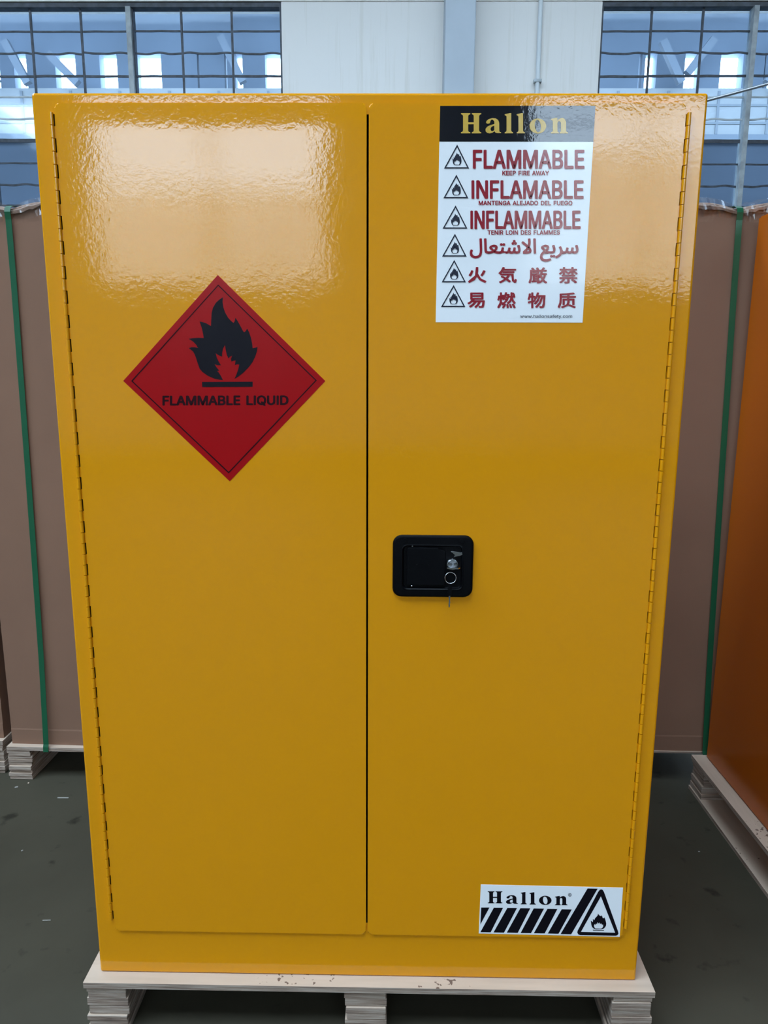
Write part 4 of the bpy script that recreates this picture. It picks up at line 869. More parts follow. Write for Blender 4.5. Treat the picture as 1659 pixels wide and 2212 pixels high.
('c', 21427): (351, [148,286,161,264,169,243,96,243,110,251,98,271,81,292,59,281,73,262,85,243,40,243,40,143,36,64,11,-14,21,-20,31,-29,59,56,64,143,64,221,332,221,332,243,271,243,287,264,302,287,276,296,261,269,243,243,171,243,193,252,184,273,171,295,64,14,69,-8,167,3,167,-29,189,-29,189,5,203,7,202,26,189,25,189,136,204,136,204,155,176,155,186,176,195,198,180,203,176,202,83,202,83,182,165,182,159,169,152,155,74,155,74,136,91,136,91,16,113,92,167,92,167,67,113,67,113,111,113,136,167,136,167,111,113,48,167,48,167,23,113,18,234,211,218,149,193,98,202,90,210,81,220,95,228,111,240,75,254,43,227,14,192,-10,201,-19,208,-28,241,-6,268,22,293,-7,325,-29,332,-19,341,-9,308,12,282,42,304,91,319,150,335,150,335,172,250,172,254,189,258,207,243,150,295,150,284,104,268,64,252,101,241,142], [23,24,25,29,30,0,5,6,7,22,23,25,29,0,1,5,7,8,28,29,1,4,5,8,22,25,26,21,22,26,28,1,2,4,8,9,27,28,2,3,4,9,19,20,21,19,21,26,19,26,27,19,27,2,19,2,3,19,3,9,19,9,10,19,10,18,18,10,11,17,18,11,16,17,11,16,11,12,16,12,13,15,16,14,14,16,13,45,46,47,45,47,48,45,48,49,44,45,50,50,45,49,44,50,51,43,44,51,43,51,52,41,42,43,41,43,52,41,52,53,41,53,54,40,41,54,39,40,63,63,40,54,39,63,64,62,63,54,61,62,55,55,62,54,61,55,56,39,64,58,58,64,61,58,61,57,57,61,56,39,58,59,60,57,56,39,59,66,66,59,60,66,60,65,65,60,56,39,66,67,68,65,56,37,38,39,37,39,67,37,67,68,37,68,56,37,56,31,37,31,33,33,31,32,36,37,33,35,36,33,35,33,34,96,69,70,95,96,70,94,95,70,92,93,94,92,94,91,91,94,98,98,94,97,97,94,70,90,91,98,90,98,99,102,97,70,102,70,71,101,102,75,75,102,71,101,75,76,74,75,71,90,99,100,100,101,76,74,71,72,73,74,72,89,90,100,100,76,77,89,100,77,89,77,78,88,89,83,83,89,78,88,83,84,82,83,78,82,78,79,87,88,84,81,82,80,80,82,79,87,84,86,86,84,85]),
('c', 31105): (351, [231,38,271,7,303,-23,325,-9,292,21,252,50,63,136,63,114,292,114,292,136,87,50,57,18,19,-7,30,-15,40,-23,78,6,111,42,85,294,85,259,26,259,26,237,77,237,48,198,13,169,22,161,29,151,59,177,85,212,85,148,109,148,109,211,132,193,150,178,164,195,138,214,109,233,109,237,158,237,158,259,109,259,109,294,23,86,23,63,163,63,163,0,156,-6,138,-6,109,-5,114,-17,118,-28,152,-28,175,-25,187,-16,190,0,190,63,328,63,328,86,237,294,237,259,174,259,174,237,227,237,196,199,159,171,168,163,175,153,208,180,237,215,237,148,262,148,262,214,289,179,319,153,327,163,335,171,300,199,269,237,324,237,324,259,262,259,262,294], [4,5,0,4,0,1,3,4,1,3,1,2,8,9,6,8,6,7,16,10,11,15,16,11,15,11,12,14,15,13,13,15,12,39,40,17,39,17,18,37,38,39,37,39,18,37,18,19,37,19,20,36,37,20,35,36,21,21,36,20,35,21,22,34,35,27,27,35,22,33,34,30,30,34,27,30,27,28,26,27,22,33,30,31,29,30,28,26,22,23,32,33,31,25,26,24,24,26,23,55,56,41,55,41,42,54,55,42,53,54,43,43,54,42,53,43,44,52,53,44,52,44,45,46,47,48,52,45,46,52,46,48,51,52,48,51,48,49,50,51,49,79,80,57,79,57,58,77,78,79,77,79,58,77,58,59,77,59,60,76,77,60,75,76,61,61,76,60,75,61,70,70,61,67,67,61,62,70,67,68,66,67,62,75,70,71,69,70,68,74,75,71,66,62,63,65,66,64,64,66,63,74,71,73,73,71,72]),
('c', 26131): (351, [65,278,65,144,104,144,63,98,14,63,25,54,34,44,63,65,91,90,140,90,97,38,43,-2,54,-11,63,-21,121,27,169,90,216,90,184,32,141,-13,152,-21,161,-30,208,22,244,90,286,90,277,24,267,-2,262,-6,254,-7,238,-6,215,-5,220,-16,222,-28,247,-28,265,-28,278,-25,289,-18,303,17,313,102,314,114,113,114,124,128,134,144,290,144,290,278,91,201,264,201,264,166,91,166,91,256,264,256,264,222,91,222], [42,43,49,49,43,0,49,0,48,48,0,1,42,49,50,51,48,1,42,50,45,45,50,51,45,51,44,44,51,1,42,45,46,47,44,1,42,46,47,42,47,1,41,42,1,40,41,2,2,41,1,40,2,3,39,40,3,37,38,39,37,39,3,36,37,23,23,37,3,23,3,22,22,3,16,16,3,9,9,3,8,8,3,4,36,23,24,21,22,16,21,16,17,15,16,9,14,15,9,14,9,10,7,8,4,6,7,5,5,7,4,14,10,11,21,17,18,13,14,12,12,14,11,36,24,25,20,21,19,19,21,18,35,36,25,35,25,26,28,29,30,35,26,27,27,28,30,35,27,30,35,30,31,34,35,31,33,34,31,32,33,31]),
('c', 29123): (351, [143,56,126,18,101,-16,122,-27,145,8,162,48,283,50,303,9,319,-27,342,-18,326,18,304,56,290,280,304,253,313,228,332,236,322,260,308,287,182,45,187,9,189,-24,212,-20,209,13,203,48,231,44,244,9,253,-24,275,-18,265,15,252,50,31,227,25,181,13,142,30,132,43,176,48,224,261,293,261,227,261,219,223,219,223,197,260,197,244,134,193,77,202,69,210,60,253,104,275,153,296,100,325,61,333,72,342,81,307,128,286,197,335,197,335,219,283,219,283,227,283,293,161,296,139,218,104,156,113,149,122,142,148,185,169,238,205,238,201,217,196,197,183,204,171,210,162,194,176,187,190,179,184,165,179,152,166,161,153,169,142,154,156,145,169,135,145,102,117,79,125,70,132,60,188,121,223,219,226,237,229,256,215,260,211,259,175,259,179,275,182,292,107,244,97,210,85,177,85,292,62,292,62,172,54,76,13,-10,22,-18,30,-27,61,21,78,75,93,51,104,30,122,49,104,76,82,105,84,138,85,172,85,173,98,168,113,200,127,237], [5,0,1,4,5,1,4,1,2,3,4,2,10,11,6,10,6,7,9,10,7,9,7,8,16,17,12,16,12,13,15,16,13,15,13,14,22,23,18,22,18,19,21,22,19,21,19,20,28,29,24,28,24,25,27,28,25,27,25,26,35,30,31,34,35,31,34,31,32,33,34,32,57,58,36,57,36,37,56,57,37,56,37,38,54,55,56,54,56,38,54,38,39,54,39,40,53,54,40,52,53,41,41,53,40,52,41,47,47,41,42,52,47,48,46,47,42,46,42,43,51,52,48,45,46,44,44,46,43,51,48,50,50,48,49,93,59,60,92,93,60,91,92,60,88,89,90,88,90,91,88,91,65,65,91,60,87,88,66,66,88,65,87,66,67,64,65,60,86,87,67,85,86,67,64,60,61,85,67,68,69,70,71,68,69,71,85,68,73,73,68,72,72,68,71,63,64,62,62,64,61,85,73,74,76,77,78,85,74,75,75,76,78,75,78,79,85,75,79,85,79,80,85,80,81,84,85,81,84,81,83,83,81,82,96,97,98,96,98,99,116,94,95,115,116,95,115,95,96,114,115,96,114,96,113,113,96,99,112,113,99,111,112,99,111,99,100,110,111,100,109,110,100,108,109,105,105,109,100,105,100,101,108,105,106,104,105,101,108,106,107,103,104,102,102,104,101]),
('c', 29289): (350, [187,294,163,219,125,159,136,152,145,144,167,174,186,211,216,211,181,128,131,66,142,59,152,51,204,121,238,211,267,211,225,85,153,-6,165,-14,175,-22,248,77,290,211,307,211,295,61,281,6,275,2,268,1,253,1,231,2,236,-11,238,-24,261,-25,278,-24,292,-20,303,-10,320,53,332,222,333,230,333,235,195,235,204,262,211,290,34,274,26,210,10,157,21,151,30,145,38,169,46,197,78,197,78,118,42,108,12,100,19,75,78,93,78,-28,102,-28,102,100,146,114,143,138,102,125,102,197,138,197,138,222,102,222,102,294,78,294,78,222,50,222,54,246,57,270], [40,0,1,39,40,1,38,39,1,36,37,38,36,38,1,35,36,1,34,35,21,21,35,1,21,1,20,20,1,14,14,1,13,13,1,7,7,1,6,6,1,2,34,21,22,19,20,14,19,14,15,12,13,7,12,7,8,5,6,2,4,5,3,3,5,2,12,8,9,11,12,10,10,12,9,19,15,16,18,19,17,17,19,16,34,22,23,33,34,23,33,23,24,33,24,25,26,27,28,33,25,26,33,26,28,32,33,28,32,28,29,31,32,29,30,31,29,63,64,65,63,65,66,69,41,42,68,69,42,67,68,42,61,62,63,61,63,66,61,66,67,61,67,42,61,42,60,60,42,48,48,42,47,47,42,43,59,60,48,59,48,49,46,47,43,45,46,44,44,46,43,57,58,59,57,59,49,57,49,50,56,57,50,56,50,51,55,56,53,53,56,51,53,51,52,55,53,54]),
('c', 36136): (350, [208,24,264,0,312,-26,330,-8,282,16,227,40,190,122,190,90,173,42,74,-7,84,-17,92,-28,197,30,217,90,217,122,102,161,102,40,128,40,128,136,279,136,279,39,306,39,306,161,206,161,210,195,333,195,333,219,213,219,217,257,268,263,312,271,291,292,181,277,49,268,49,171,43,80,13,-11,25,-17,36,-24,68,73,75,171,75,195,184,195,180,161,186,219,75,219,75,246,132,250,189,254], [4,5,0,4,0,1,3,4,1,3,1,2,13,14,6,13,6,7,12,13,7,12,7,8,12,8,9,11,12,10,10,12,9,30,31,32,30,32,33,29,30,33,29,33,46,46,33,34,28,29,46,27,28,48,48,28,47,47,28,46,27,48,44,45,46,34,25,26,27,25,27,44,25,44,45,25,45,42,42,45,41,41,45,34,24,25,42,23,24,42,23,42,43,40,41,34,39,40,34,39,34,35,21,22,19,19,22,23,19,23,43,19,43,15,19,15,18,18,15,16,21,19,20,17,18,16,39,35,36,38,39,37,37,39,36]),
('a', 65203): (465, [0,-3,6,46,37,48,57,62,72,97,88,163,133,151,127,128,122,102,120,77,131,54,172,46,201,49,220,63,233,99,245,167,290,159,286,133,282,102,280,77,284,61,299,50,334,46,364,50,383,65,390,97,380,153,356,221,404,239,419,196,430,148,435,106,428,58,408,24,376,4,333,-3,287,4,260,23,248,57,268,57,244,19,213,1,165,-3,133,2,104,20,89,62,107,66,82,21,47,2], [27,28,29,26,27,29,26,29,30,14,15,16,4,5,6,14,16,17,25,26,30,4,6,7,25,30,31,14,17,18,4,7,8,25,31,32,4,8,9,14,18,19,13,14,19,3,4,9,24,25,32,3,9,46,46,9,10,13,19,20,3,46,45,47,46,10,23,24,32,12,13,38,38,13,20,2,3,45,2,45,44,38,20,39,39,20,21,23,32,33,12,38,37,40,39,21,47,10,11,40,21,22,22,23,33,11,12,37,1,2,44,0,1,47,47,1,44,47,11,37,40,22,33,40,33,34,47,37,40,40,37,36,0,47,48,44,47,40,43,44,40,43,40,41,36,40,34,35,36,34,42,43,41]),
('a', 65198): (235, [2,-138,-15,-92,57,-60,103,-21,127,22,134,63,121,122,93,179,136,201,156,160,172,122,183,90,204,55,241,46,259,39,264,23,256,5,235,-3,192,6,168,31,156,62,175,52,158,-20,113,-76,56,-116], [7,8,9,6,7,9,6,9,10,5,6,10,5,10,11,5,11,20,20,11,12,4,5,20,4,20,19,21,20,12,21,12,13,22,21,13,22,13,18,18,13,14,18,14,15,4,19,18,18,15,16,3,4,18,3,18,22,22,18,17,3,22,23,2,3,23,1,2,23,1,23,24,0,1,24]),
('a', 65267): (177, [0,-3,6,46,60,48,88,62,97,97,92,132,79,175,63,221,111,239,125,196,137,148,142,106,134,56,108,22,64,3,110,-115,89,-106,80,-86,89,-65,110,-56,130,-65,139,-86,130,-106,28,-115,7,-106,-1,-86,7,-65,28,-56,49,-65,57,-86,49,-106], [7,8,9,6,7,9,6,9,10,5,6,10,5,10,11,4,5,11,4,11,12,3,4,12,2,3,12,2,12,13,1,2,13,0,1,13,0,13,14,18,19,20,17,18,20,17,20,21,16,17,21,16,21,22,15,16,22,26,27,28,25,26,28,25,28,29,24,25,29,24,29,30,23,24,30]),
('a', 65226): (315, [176,-234,120,-229,64,-210,22,-170,6,-106,21,-35,60,17,111,59,162,93,201,125,216,161,211,177,195,190,165,196,136,192,106,182,82,168,112,143,140,116,172,83,202,68,233,56,271,48,321,46,339,39,344,23,336,5,315,-3,233,5,178,25,135,55,113,81,86,107,55,132,47,143,41,159,39,171,50,193,81,217,124,236,174,244,239,223,263,174,247,120,209,77,159,39,108,1,70,-43,55,-98,68,-142,100,-169,140,-181,176,-185,218,-182,263,-172,311,-156,326,-194,284,-214,231,-228], [39,40,41,38,39,41,38,41,42,37,38,13,13,38,12,12,38,42,37,13,14,36,37,14,36,14,15,11,12,42,36,15,16,10,11,42,10,42,43,35,36,16,35,16,17,9,10,43,34,35,17,33,34,17,33,17,18,32,33,18,8,9,43,8,43,44,32,18,8,8,18,19,31,32,8,31,8,7,19,8,44,20,19,44,7,31,30,45,44,20,45,20,21,6,7,30,45,21,22,6,30,29,45,22,23,45,23,24,46,45,29,29,45,24,29,24,25,6,29,46,46,29,28,5,6,46,46,28,27,5,46,47,4,5,47,4,47,48,4,48,49,3,4,49,3,49,50,54,55,56,3,50,51,2,3,51,53,54,56,2,51,52,52,53,56,2,52,56,2,56,57,1,2,57,1,57,58,1,58,0]),
('a', 65165): (141, [55,0,43,423,91,423,103,0], [0,1,2,0,2,3]),
('a', 65275): (345, [233,318,231,349,227,386,222,417,273,423,277,392,280,354,282,322,278,267,266,214,244,164,237,151,196,98,139,49,213,49,244,54,259,67,263,85,243,125,190,178,114,240,24,306,52,346,148,273,220,213,269,163,297,120,306,80,302,53,287,27,256,7,205,0,68,0,68,48,165,133,217,220], [3,4,5,2,3,5,2,5,6,1,2,6,1,6,7,0,1,7,21,22,23,0,7,8,35,0,8,20,21,23,20,23,24,35,8,9,19,20,24,34,35,9,34,9,10,19,24,25,18,19,11,11,19,10,10,19,25,34,10,25,34,25,11,11,25,26,34,11,12,18,11,26,33,34,12,17,18,26,17,26,27,33,12,13,16,17,27,16,27,28,15,16,28,14,15,28,14,28,29,33,13,14,33,14,29,32,33,29,32,29,30,32,30,31]),
('a', 65207): (465, [0,-3,6,46,37,48,57,62,72,97,88,163,133,151,127,128,122,102,120,77,131,54,172,46,201,49,220,63,233,99,245,167,290,159,286,133,282,102,280,77,284,61,299,50,334,46,364,50,383,65,390,97,380,153,356,221,404,239,419,196,430,148,435,106,428,58,408,24,376,4,333,-3,287,4,260,23,248,57,268,57,244,19,213,1,165,-3,133,2,104,20,89,62,107,66,82,21,47,2,255,323,234,332,226,352,234,373,255,382,276,373,285,352,276,332,215,258,194,266,186,287,194,308,215,317,236,308,244,287,236,266,296,258,275,266,266,287,275,308,296,317,316,308,325,287,316,266], [27,28,29,26,27,29,26,29,30,14,15,16,4,5,6,14,16,17,25,26,30,4,6,7,25,30,31,14,17,18,4,7,8,25,31,32,4,8,9,14,18,19,13,14,19,3,4,9,24,25,32,3,9,46,46,9,10,13,19,20,3,46,45,47,46,10,23,24,32,12,13,38,38,13,20,2,3,45,2,45,44,38,20,39,39,20,21,23,32,33,12,38,37,40,39,21,47,10,11,40,21,22,22,23,33,11,12,37,1,2,44,0,1,47,47,1,44,47,11,37,40,22,33,40,33,34,47,37,40,40,37,36,0,47,48,44,47,40,43,44,40,43,40,41,36,40,34,35,36,34,42,43,41,52,53,54,51,52,54,51,54,55,50,51,55,50,55,56,49,50,56,60,61,62,59,60,62,59,62,63,58,59,63,58,63,64,57,58,64,68,69,70,67,68,70,67,70,71,66,67,71,66,71,72,65,66,72]),
('a', 65176): (221, [0,-3,6,46,52,50,77,67,91,104,104,168,151,159,145,135,140,109,138,87,139,71,148,57,174,49,227,46,245,39,251,23,242,5,221,-3,164,1,131,12,116,32,109,59,127,57,106,27,81,8,47,-1,158,229,137,237,129,258,137,279,158,287,179,279,187,258,179,237,77,229,56,237,47,258,56,279,77,287,98,279,106,258,98,237], [4,5,6,4,6,7,4,7,8,4,8,9,3,4,9,3,9,10,3,10,11,2,3,21,21,3,11,2,21,20,22,21,11,23,22,11,23,11,20,20,11,12,1,2,20,20,12,13,0,1,20,20,13,14,20,14,15,0,20,23,23,20,19,0,23,24,0,24,25,29,30,31,28,29,31,28,31,32,27,28,32,27,32,33,26,27,33,37,38,39,36,37,39,36,39,40,35,36,40,35,40,41,34,35,41]),
('a', 65228): (309, [0,-3,6,46,73,52,131,71,176,98,205,129,216,161,210,177,192,190,158,196,129,192,99,182,75,168,105,143,133,116,165,83,196,66,233,54,273,48,315,46,333,39,338,23,330,5,309,-3,242,3,178,22,128,55,106,81,79,107,47,132,40,143,34,159,32,171,43,193,74,217,117,236,167,244,222,234,253,208,263,174,250,122,212,74,155,34,83,7], [35,36,37,34,35,37,34,37,38,33,34,38,33,38,9,9,38,8,8,38,39,33,9,10,32,33,10,32,10,11,7,8,39,32,11,12,6,7,39,6,39,40,31,32,12,31,12,13,5,6,40,30,31,13,29,30,13,29,13,14,28,29,14,4,5,40,4,40,41,28,14,15,27,28,15,3,4,41,27,15,16,26,27,3,3,27,16,3,41,42,2,3,26,26,3,42,42,3,16,42,16,17,2,26,42,42,26,25,42,17,18,1,2,42,42,18,19,0,1,42,42,19,20,42,20,21,0,42,43,25,42,21,25,21,22,24,25,22,24,22,23]),
('a', 65166): (173, [172,-3,100,8,65,41,55,99,43,423,91,423,103,118,109,73,129,52,178,46,197,39,202,23,194,5], [3,4,5,3,5,6,3,6,7,2,3,7,2,7,8,2,8,9,2,9,10,1,2,10,1,10,11,1,11,12,0,1,12]),
('a', 65245): (412, [18,-1,20,30,29,65,43,104,85,88,75,56,68,28,66,4,82,-46,123,-78,186,-89,257,-76,301,-39,322,26,325,119,314,423,363,423,373,107,370,31,353,-36,319,-90,264,-125,184,-138,123,-129,69,-104,32,-62], [14,15,16,14,16,17,13,14,17,13,17,18,2,3,4,2,4,5,1,2,5,1,5,6,13,18,19,0,1,6,0,6,7,12,13,19,0,7,8,25,0,8,12,19,20,11,12,20,25,8,9,24,25,9,10,11,20,24,9,10,24,10,20,24,20,21,23,24,21,23,21,22]),
('s', 73): (192, [65,0,127,0,127,509,65,509], [0,1,2,0,2,3]),
}

PRINT = {
'diamond': [[-2516,13672],[-723,11929],[-2437,10172],[-4226,11912]],
'diamond_line_out': [[-2515,13518],[-870,11939],[-2450,10314],[-4087,11911]],
'diamond_line_in': [[-2516,13497],[-895,11939],[-2449,10342],[-4060,11911]],
'flame': [[-2443,13313],[-2452,13234],[-2442,13148],[-2414,13062],[-2366,12977],[-2312,12919],[-2275,12893],[-2256,12923],[-2243,12977],[-2205,12923],[-2158,12837],[-2127,12773],[-2105,12740],[-2076,12755],[-2048,12801],[-2016,12741],[-1985,12643],[-1970,12556],[-1963,12473],[-1923,12482],[-1877,12495],[-1890,12425],[-1922,12338],[-1974,12238],[-2045,12150],[-2138,12061],[-2219,12001],[-2293,11956],[-2256,12032],[-2222,12120],[-2201,12200],[-2242,12204],[-2278,12188],[-2262,12270],[-2294,12265],[-2335,12248],[-2343,12292],[-2318,12349],[-2359,12331],[-2383,12300],[-2410,12357],[-2427,12445],[-2436,12525],[-2474,12462],[-2490,12390],[-2494,12330],[-2534,12346],[-2572,12367],[-2600,12387],[-2585,12312],[-2560,12257],[-2518,12185],[-2574,12185],[-2626,12202],[-2598,12154],[-2548,12096],[-2589,12087],[-2557,12059],[-2525,12004],[-2493,11937],[-2550,11941],[-2640,11959],[-2751,12007],[-2839,12068],[-2887,12123],[-2913,12201],[-2938,12289],[-2962,12365],[-2993,12420],[-3059,12470],[-3013,12486],[-2957,12486],[-2901,12475],[-2932,12530],[-2986,12584],[-3056,12627],[-2972,12638],[-2882,12643],[-2797,12639],[-2804,12704],[-2820,12791],[-2855,12914],[-2804,12904],[-2738,12882],[-2664,12839],[-2658,12922],[-2646,13051],[-2621,13137],[-2569,13218],[-2511,13270]],
'flame_bar': [[-2857,11902],[-1979,11911],[-1982,11824],[-2857,11815]],
'liquid': [[-3547,11659],[-1373,11676],[-3556,11488],[-1376,11512]],
'sticker': [[1166,16287],[3651,16291],[3638,12924],[1158,12920]],
'band': [[1166,16287],[3651,16291],[3649,15757],[1164,15755]],
'FLAMMABLE': [[1719,15623],[3502,15625],[1727,15352],[3518,15354]],
'INFLAMABLE': [[1710,15160],[3516,15163],[1718,14891],[3531,14895]],
'INFLAMMABLE': [[1705,14693],[3493,14697],[1713,14422],[3509,14427]],
'KEEP FIRE AWAY': [[2201,15312],[2954,15313],[2203,15247],[2957,15248]],
'MANTENGA ALEJADO DEL FUEGO': [[1829,14852],[3357,14855],[1831,14786],[3361,14790]],
'TENIR LOIN DES FLAMMES': [[1990,14395],[3176,14398],[1992,14328],[3180,14332]],
'arabic': [[1705,14261],[3486,14266],[1715,13905],[3506,13911]],
'www.hallonsafety.com': [[2580,13050],[3455,13054],[2582,12985],[3458,12988]],
'c\u706b': [[1688,13807],[1981,13808],[1694,13566],[1989,13567]],
'c\u6c17': [[2194,13809],[2486,13810],[2203,13563],[2495,13564]],
'c\u53b3': [[2695,13807],[2992,13808],[2706,13561],[3003,13562]],
'c\u7981': [[3201,13812],[3497,13813],[3213,13563],[3511,13564]],
'c\u6613': [[1689,13399],[1966,13400],[1696,13161],[1974,13162]],
'c\u71c3': [[2190,13407],[2483,13408],[2199,13157],[2493,13159]],
'c\u7269': [[2698,13405],[2983,13406],[2708,13160],[2995,13161]],
'c\u8d28': [[3201,13405],[3492,13406],[3213,13162],[3505,13163]],
'tri0': [[1453,15710],[1248,15347],[1656,15348]],
'tf0': [[1382,15591],[1527,15591],[1387,15397],[1532,15397]],
'tri1': [[1452,15254],[1247,14892],[1656,14893]],
'tf1': [[1382,15130],[1527,15130],[1386,14937],[1532,14937]],
'tri2': [[1450,14782],[1244,14419],[1654,14420]],
'tf2': [[1378,14657],[1523,14658],[1383,14466],[1528,14467]],
'tri3': [[1450,14341],[1245,13980],[1653,13981]],
'tf3': [[1385,14218],[1521,14218],[1389,14028],[1526,14028]],
'tri4': [[1449,13927],[1246,13568],[1651,13570]],
'tf4': [[1381,13803],[1520,13803],[1385,13614],[1525,13614]],
'tri5': [[1447,13526],[1243,13168],[1653,13170]],
'tf5': [[1379,13404],[1521,13404],[1383,13214],[1526,13215]],
'h1_0H': [[1503,16178],[1828,16179],[1510,15877],[1837,15877]],
'h1_1a': [[1893,16104],[2149,16105],[1900,15876],[2157,15876]],
'h1_2l': [[2205,16179],[2338,16179],[2216,15877],[2349,15878]],
'h1_3l': [[2396,16179],[2527,16179],[2409,15878],[2540,15878]],
'h1_4o': [[2605,16100],[2873,16100],[2615,15875],[2884,15875]],
'h1_5n': [[2948,16110],[3221,16110],[2959,15878],[3233,15878]],
'h2_0H': [[2392,2038],[2680,2043],[2401,1767],[2690,1772]],
'h2_1a': [[2749,1957],[2987,1961],[2756,1760],[2995,1764]],
'h2_2l': [[3043,2031],[3160,2033],[3054,1757],[3172,1760]],
'h2_3l': [[3214,2029],[3338,2031],[3226,1755],[3350,1757]],
'h2_4o': [[3404,1956],[3651,1960],[3414,1748],[3661,1753]],
'h2_5n': [[3719,1956],[3966,1960],[3729,1749],[3977,1753]],
'reg': [[3974,2024],[4041,2025],[3978,1948],[4045,1949]],
'logo': [[2251,2183],[5044,2160],[5053,1052],[2243,1079]],
'stripe0': [[2273,1672],[2438,1675],[2269,1288]],
'stripe1': [[2526,1674],[2707,1674],[2480,1112],[2274,1111]],
'stripe2': [[2793,1673],[2983,1674],[2746,1109],[2537,1111]],
'stripe3': [[3049,1670],[3245,1671],[3020,1109],[2801,1110]],
'stripe4': [[3313,1669],[3517,1668],[3284,1106],[3077,1107]],
'stripe5': [[3585,1664],[3781,1665],[3557,1106],[3341,1107]],
'stripe6': [[3867,1661],[4066,1660],[3832,1103],[3618,1104]],
'stripe7': [[4351,2135],[4548,2133],[4085,1097],[3873,1098]],
'logo_tri_out': [[4590,2106],[4617,2119],[4649,2107],[4676,2064],[5010,1182],[5023,1125],[5002,1090],[4971,1079],[4261,1079],[4221,1100],[4203,1141],[4211,1188],[4562,2062]],
'logo_tri_in': [[4622,1962],[4956,1147],[4274,1155]],
'logo_flame': [[4452,1574],[4751,1579],[4473,1219],[4774,1224]],
'logo_bar': [[4510,1207],[4730,1205],[4731,1190],[4511,1191]],
}

def P(k):
    return [(x / 1e4, z / 1e4) for x, z in PRINT[k]]
def quad(k):
    tl, tr, bl, br = P(k)
    def f(u, v):                               # u right, v up
        a = (bl[0] + (br[0] - bl[0]) * u, bl[1] + (br[1] - bl[1]) * u)
        b = (tl[0] + (tr[0] - tl[0]) * u, tl[1] + (tr[1] - tl[1]) * u)
        return (a[0] + (b[0] - a[0]) * v, a[1] + (b[1] - a[1]) * v)
    return f
L1, L2, L3 = DF - 0.0007, DF - 0.0010, DF - 0.0013

def glyph_line(style, text, q, y, spaces=0.28, extra=0.0, bold=0.0):
    """a line of text fitted into the quad q; bold thickens the strokes by so many metres"""
    items, x = [], 0.0
    for ch in text:
        if ch == ' ':
            x += spaces * 1000
            continue
        adv, vs, fs = GLYPHS[(style, ord(ch))]
        items.append((x, vs, fs))
        x += adv + extra * 1000
    allx = [it[0] + v for it in items for v in it[1][0::2]]
    ally = [v for it in items for v in it[1][1::2]]
    mnx, mxx, mny, mxy = min(allx), max(allx), min(ally), max(ally)
    V, F = [], []
    for ox, vs, fs in items:
        b = len(V)
        for i in range(0, len(vs), 2):
            X, Z = q((ox + vs[i] - mnx) / (mxx - mnx), (vs[i + 1] - mny) / (mxy - mny))
            V.append((X, y, Z))
        F += [(b + fs[i], b + fs[i + 1], b + fs[i + 2]) for i in range(0, len(fs), 3)]
    if bold:
        V0, F0 = V, F
        V, F = [], []
        n = 6
        for k in range(n):
            a = 2 * math.pi * (k + 0.5) / n
            b = len(V)
            V += [(x + bold * math.cos(a), yy - 0.000004 * k, z + 0.7 * bold * math.sin(a)) for x, yy, z in V0]
            F += [tuple(i + b for i in f) for f in F0]
    return V, [], F

def ell(cx, cy, rx, ry, n=28, rot=0.0):
    out = []
    for i in range(n):
        a = 2 * math.pi * i / n
        x, y = rx * math.cos(a), ry * math.sin(a)
        out.append((cx + x * math.cos(rot) - y * math.sin(rot), cy + x * math.sin(rot) + y * math.cos(rot)))
    return out
SERIF = {   # (width, height, loops)
 'H': (184, 182, [[(0,0),(85,0),(85,10),(70,16),(66,24),(66,82),(116,82),(116,24),(112,16),(98,10),(98,0),(184,0),(184,10),(170,16),(165,26),(165,155),(170,166),(184,172),(184,182),(98,182),(98,172),(112,166),(116,156),(116,100),(66,100),(66,156),(70,166),(85,172),(85,182),(0,182),(0,172),(14,166),(19,156),(19,26),(14,16),(0,10)]]),
 'l': (74, 182, [[(0,0),(74,0),(74,10),(62,16),(58,26),(58,182),(45,182),(0,172),(0,163),(12,158),(16,150),(16,26),(12,16),(0,10)]]),
 'n': (150, 137, [[(0,0),(70,0),(70,9),(60,15),(58,25),(58,90),(62,102),(72,108),(82,104),(88,92),(88,25),(85,14),(78,9),(78,0),(150,0),(150,9),(138,15),(134,25),(134,100),(126,122),(108,136),(88,135),(70,126),(58,112),(57,137),(45,137),(0,127),(0,118),(14,113),(17,105),(17,25),(13,15),(0,9)]]),
 'o': (150, 139, [ell(75, 69.5, 75, 69.5), ell(75, 69.5, 27, 57, rot=0.12)[::-1]]),
 'a': (145, 141, [[(145,12),(134,14),(129,24),(128,98),(120,122),(98,138),(65,141),(35,133),(12,115),(8,98),(20,89),(38,91),(46,103),(48,117),(58,127),(72,125),(82,113),(84,95),(84,87),(50,77),(20,63),(4,43),(4,21),(18,5),(42,0),(66,6),(86,21),(92,9),(106,3),(145,3)], [(84,72),(84,33),(74,23),(60,21),(50,31),(50,49),(60,63)][::-1]]),
}
def serif(k, y):
    ch = k[-1]
    w, h, loops = SERIF[ch]
    q = quad(k)
    return flat([[q(x / w, z / h) for x, z in lp] for lp in loops], y)
FLAME = [(.46,1),(.50,.93),(.58,.86),(.66,.83),(.68,.90),(.74,.82),(.76,.72),(.84,.70),(.88,.76),(.93,.64),(.97,.50),(1,.36),(.98,.22),(.90,.10),(.80,.03),(.70,.0),(.30,.0),(.18,.04),(.07,.13),(.02,.26),(.0,.42),(-.02,.55),(.06,.50),(.11,.44),(.13,.55),(.11,.66),(.17,.62),(.22,.58),(.26,.70),(.34,.78),(.42,.86)]
FLAME_CORE = [(.28,.05),(.20,.14),(.19,.24),(.24,.33),(.29,.26),(.33,.38),(.38,.31),(.43,.45),(.50,.36),(.55,.44),(.60,.33),(.67,.38),(.73,.28),(.79,.31),(.80,.18),(.74,.08),(.66,.04)]
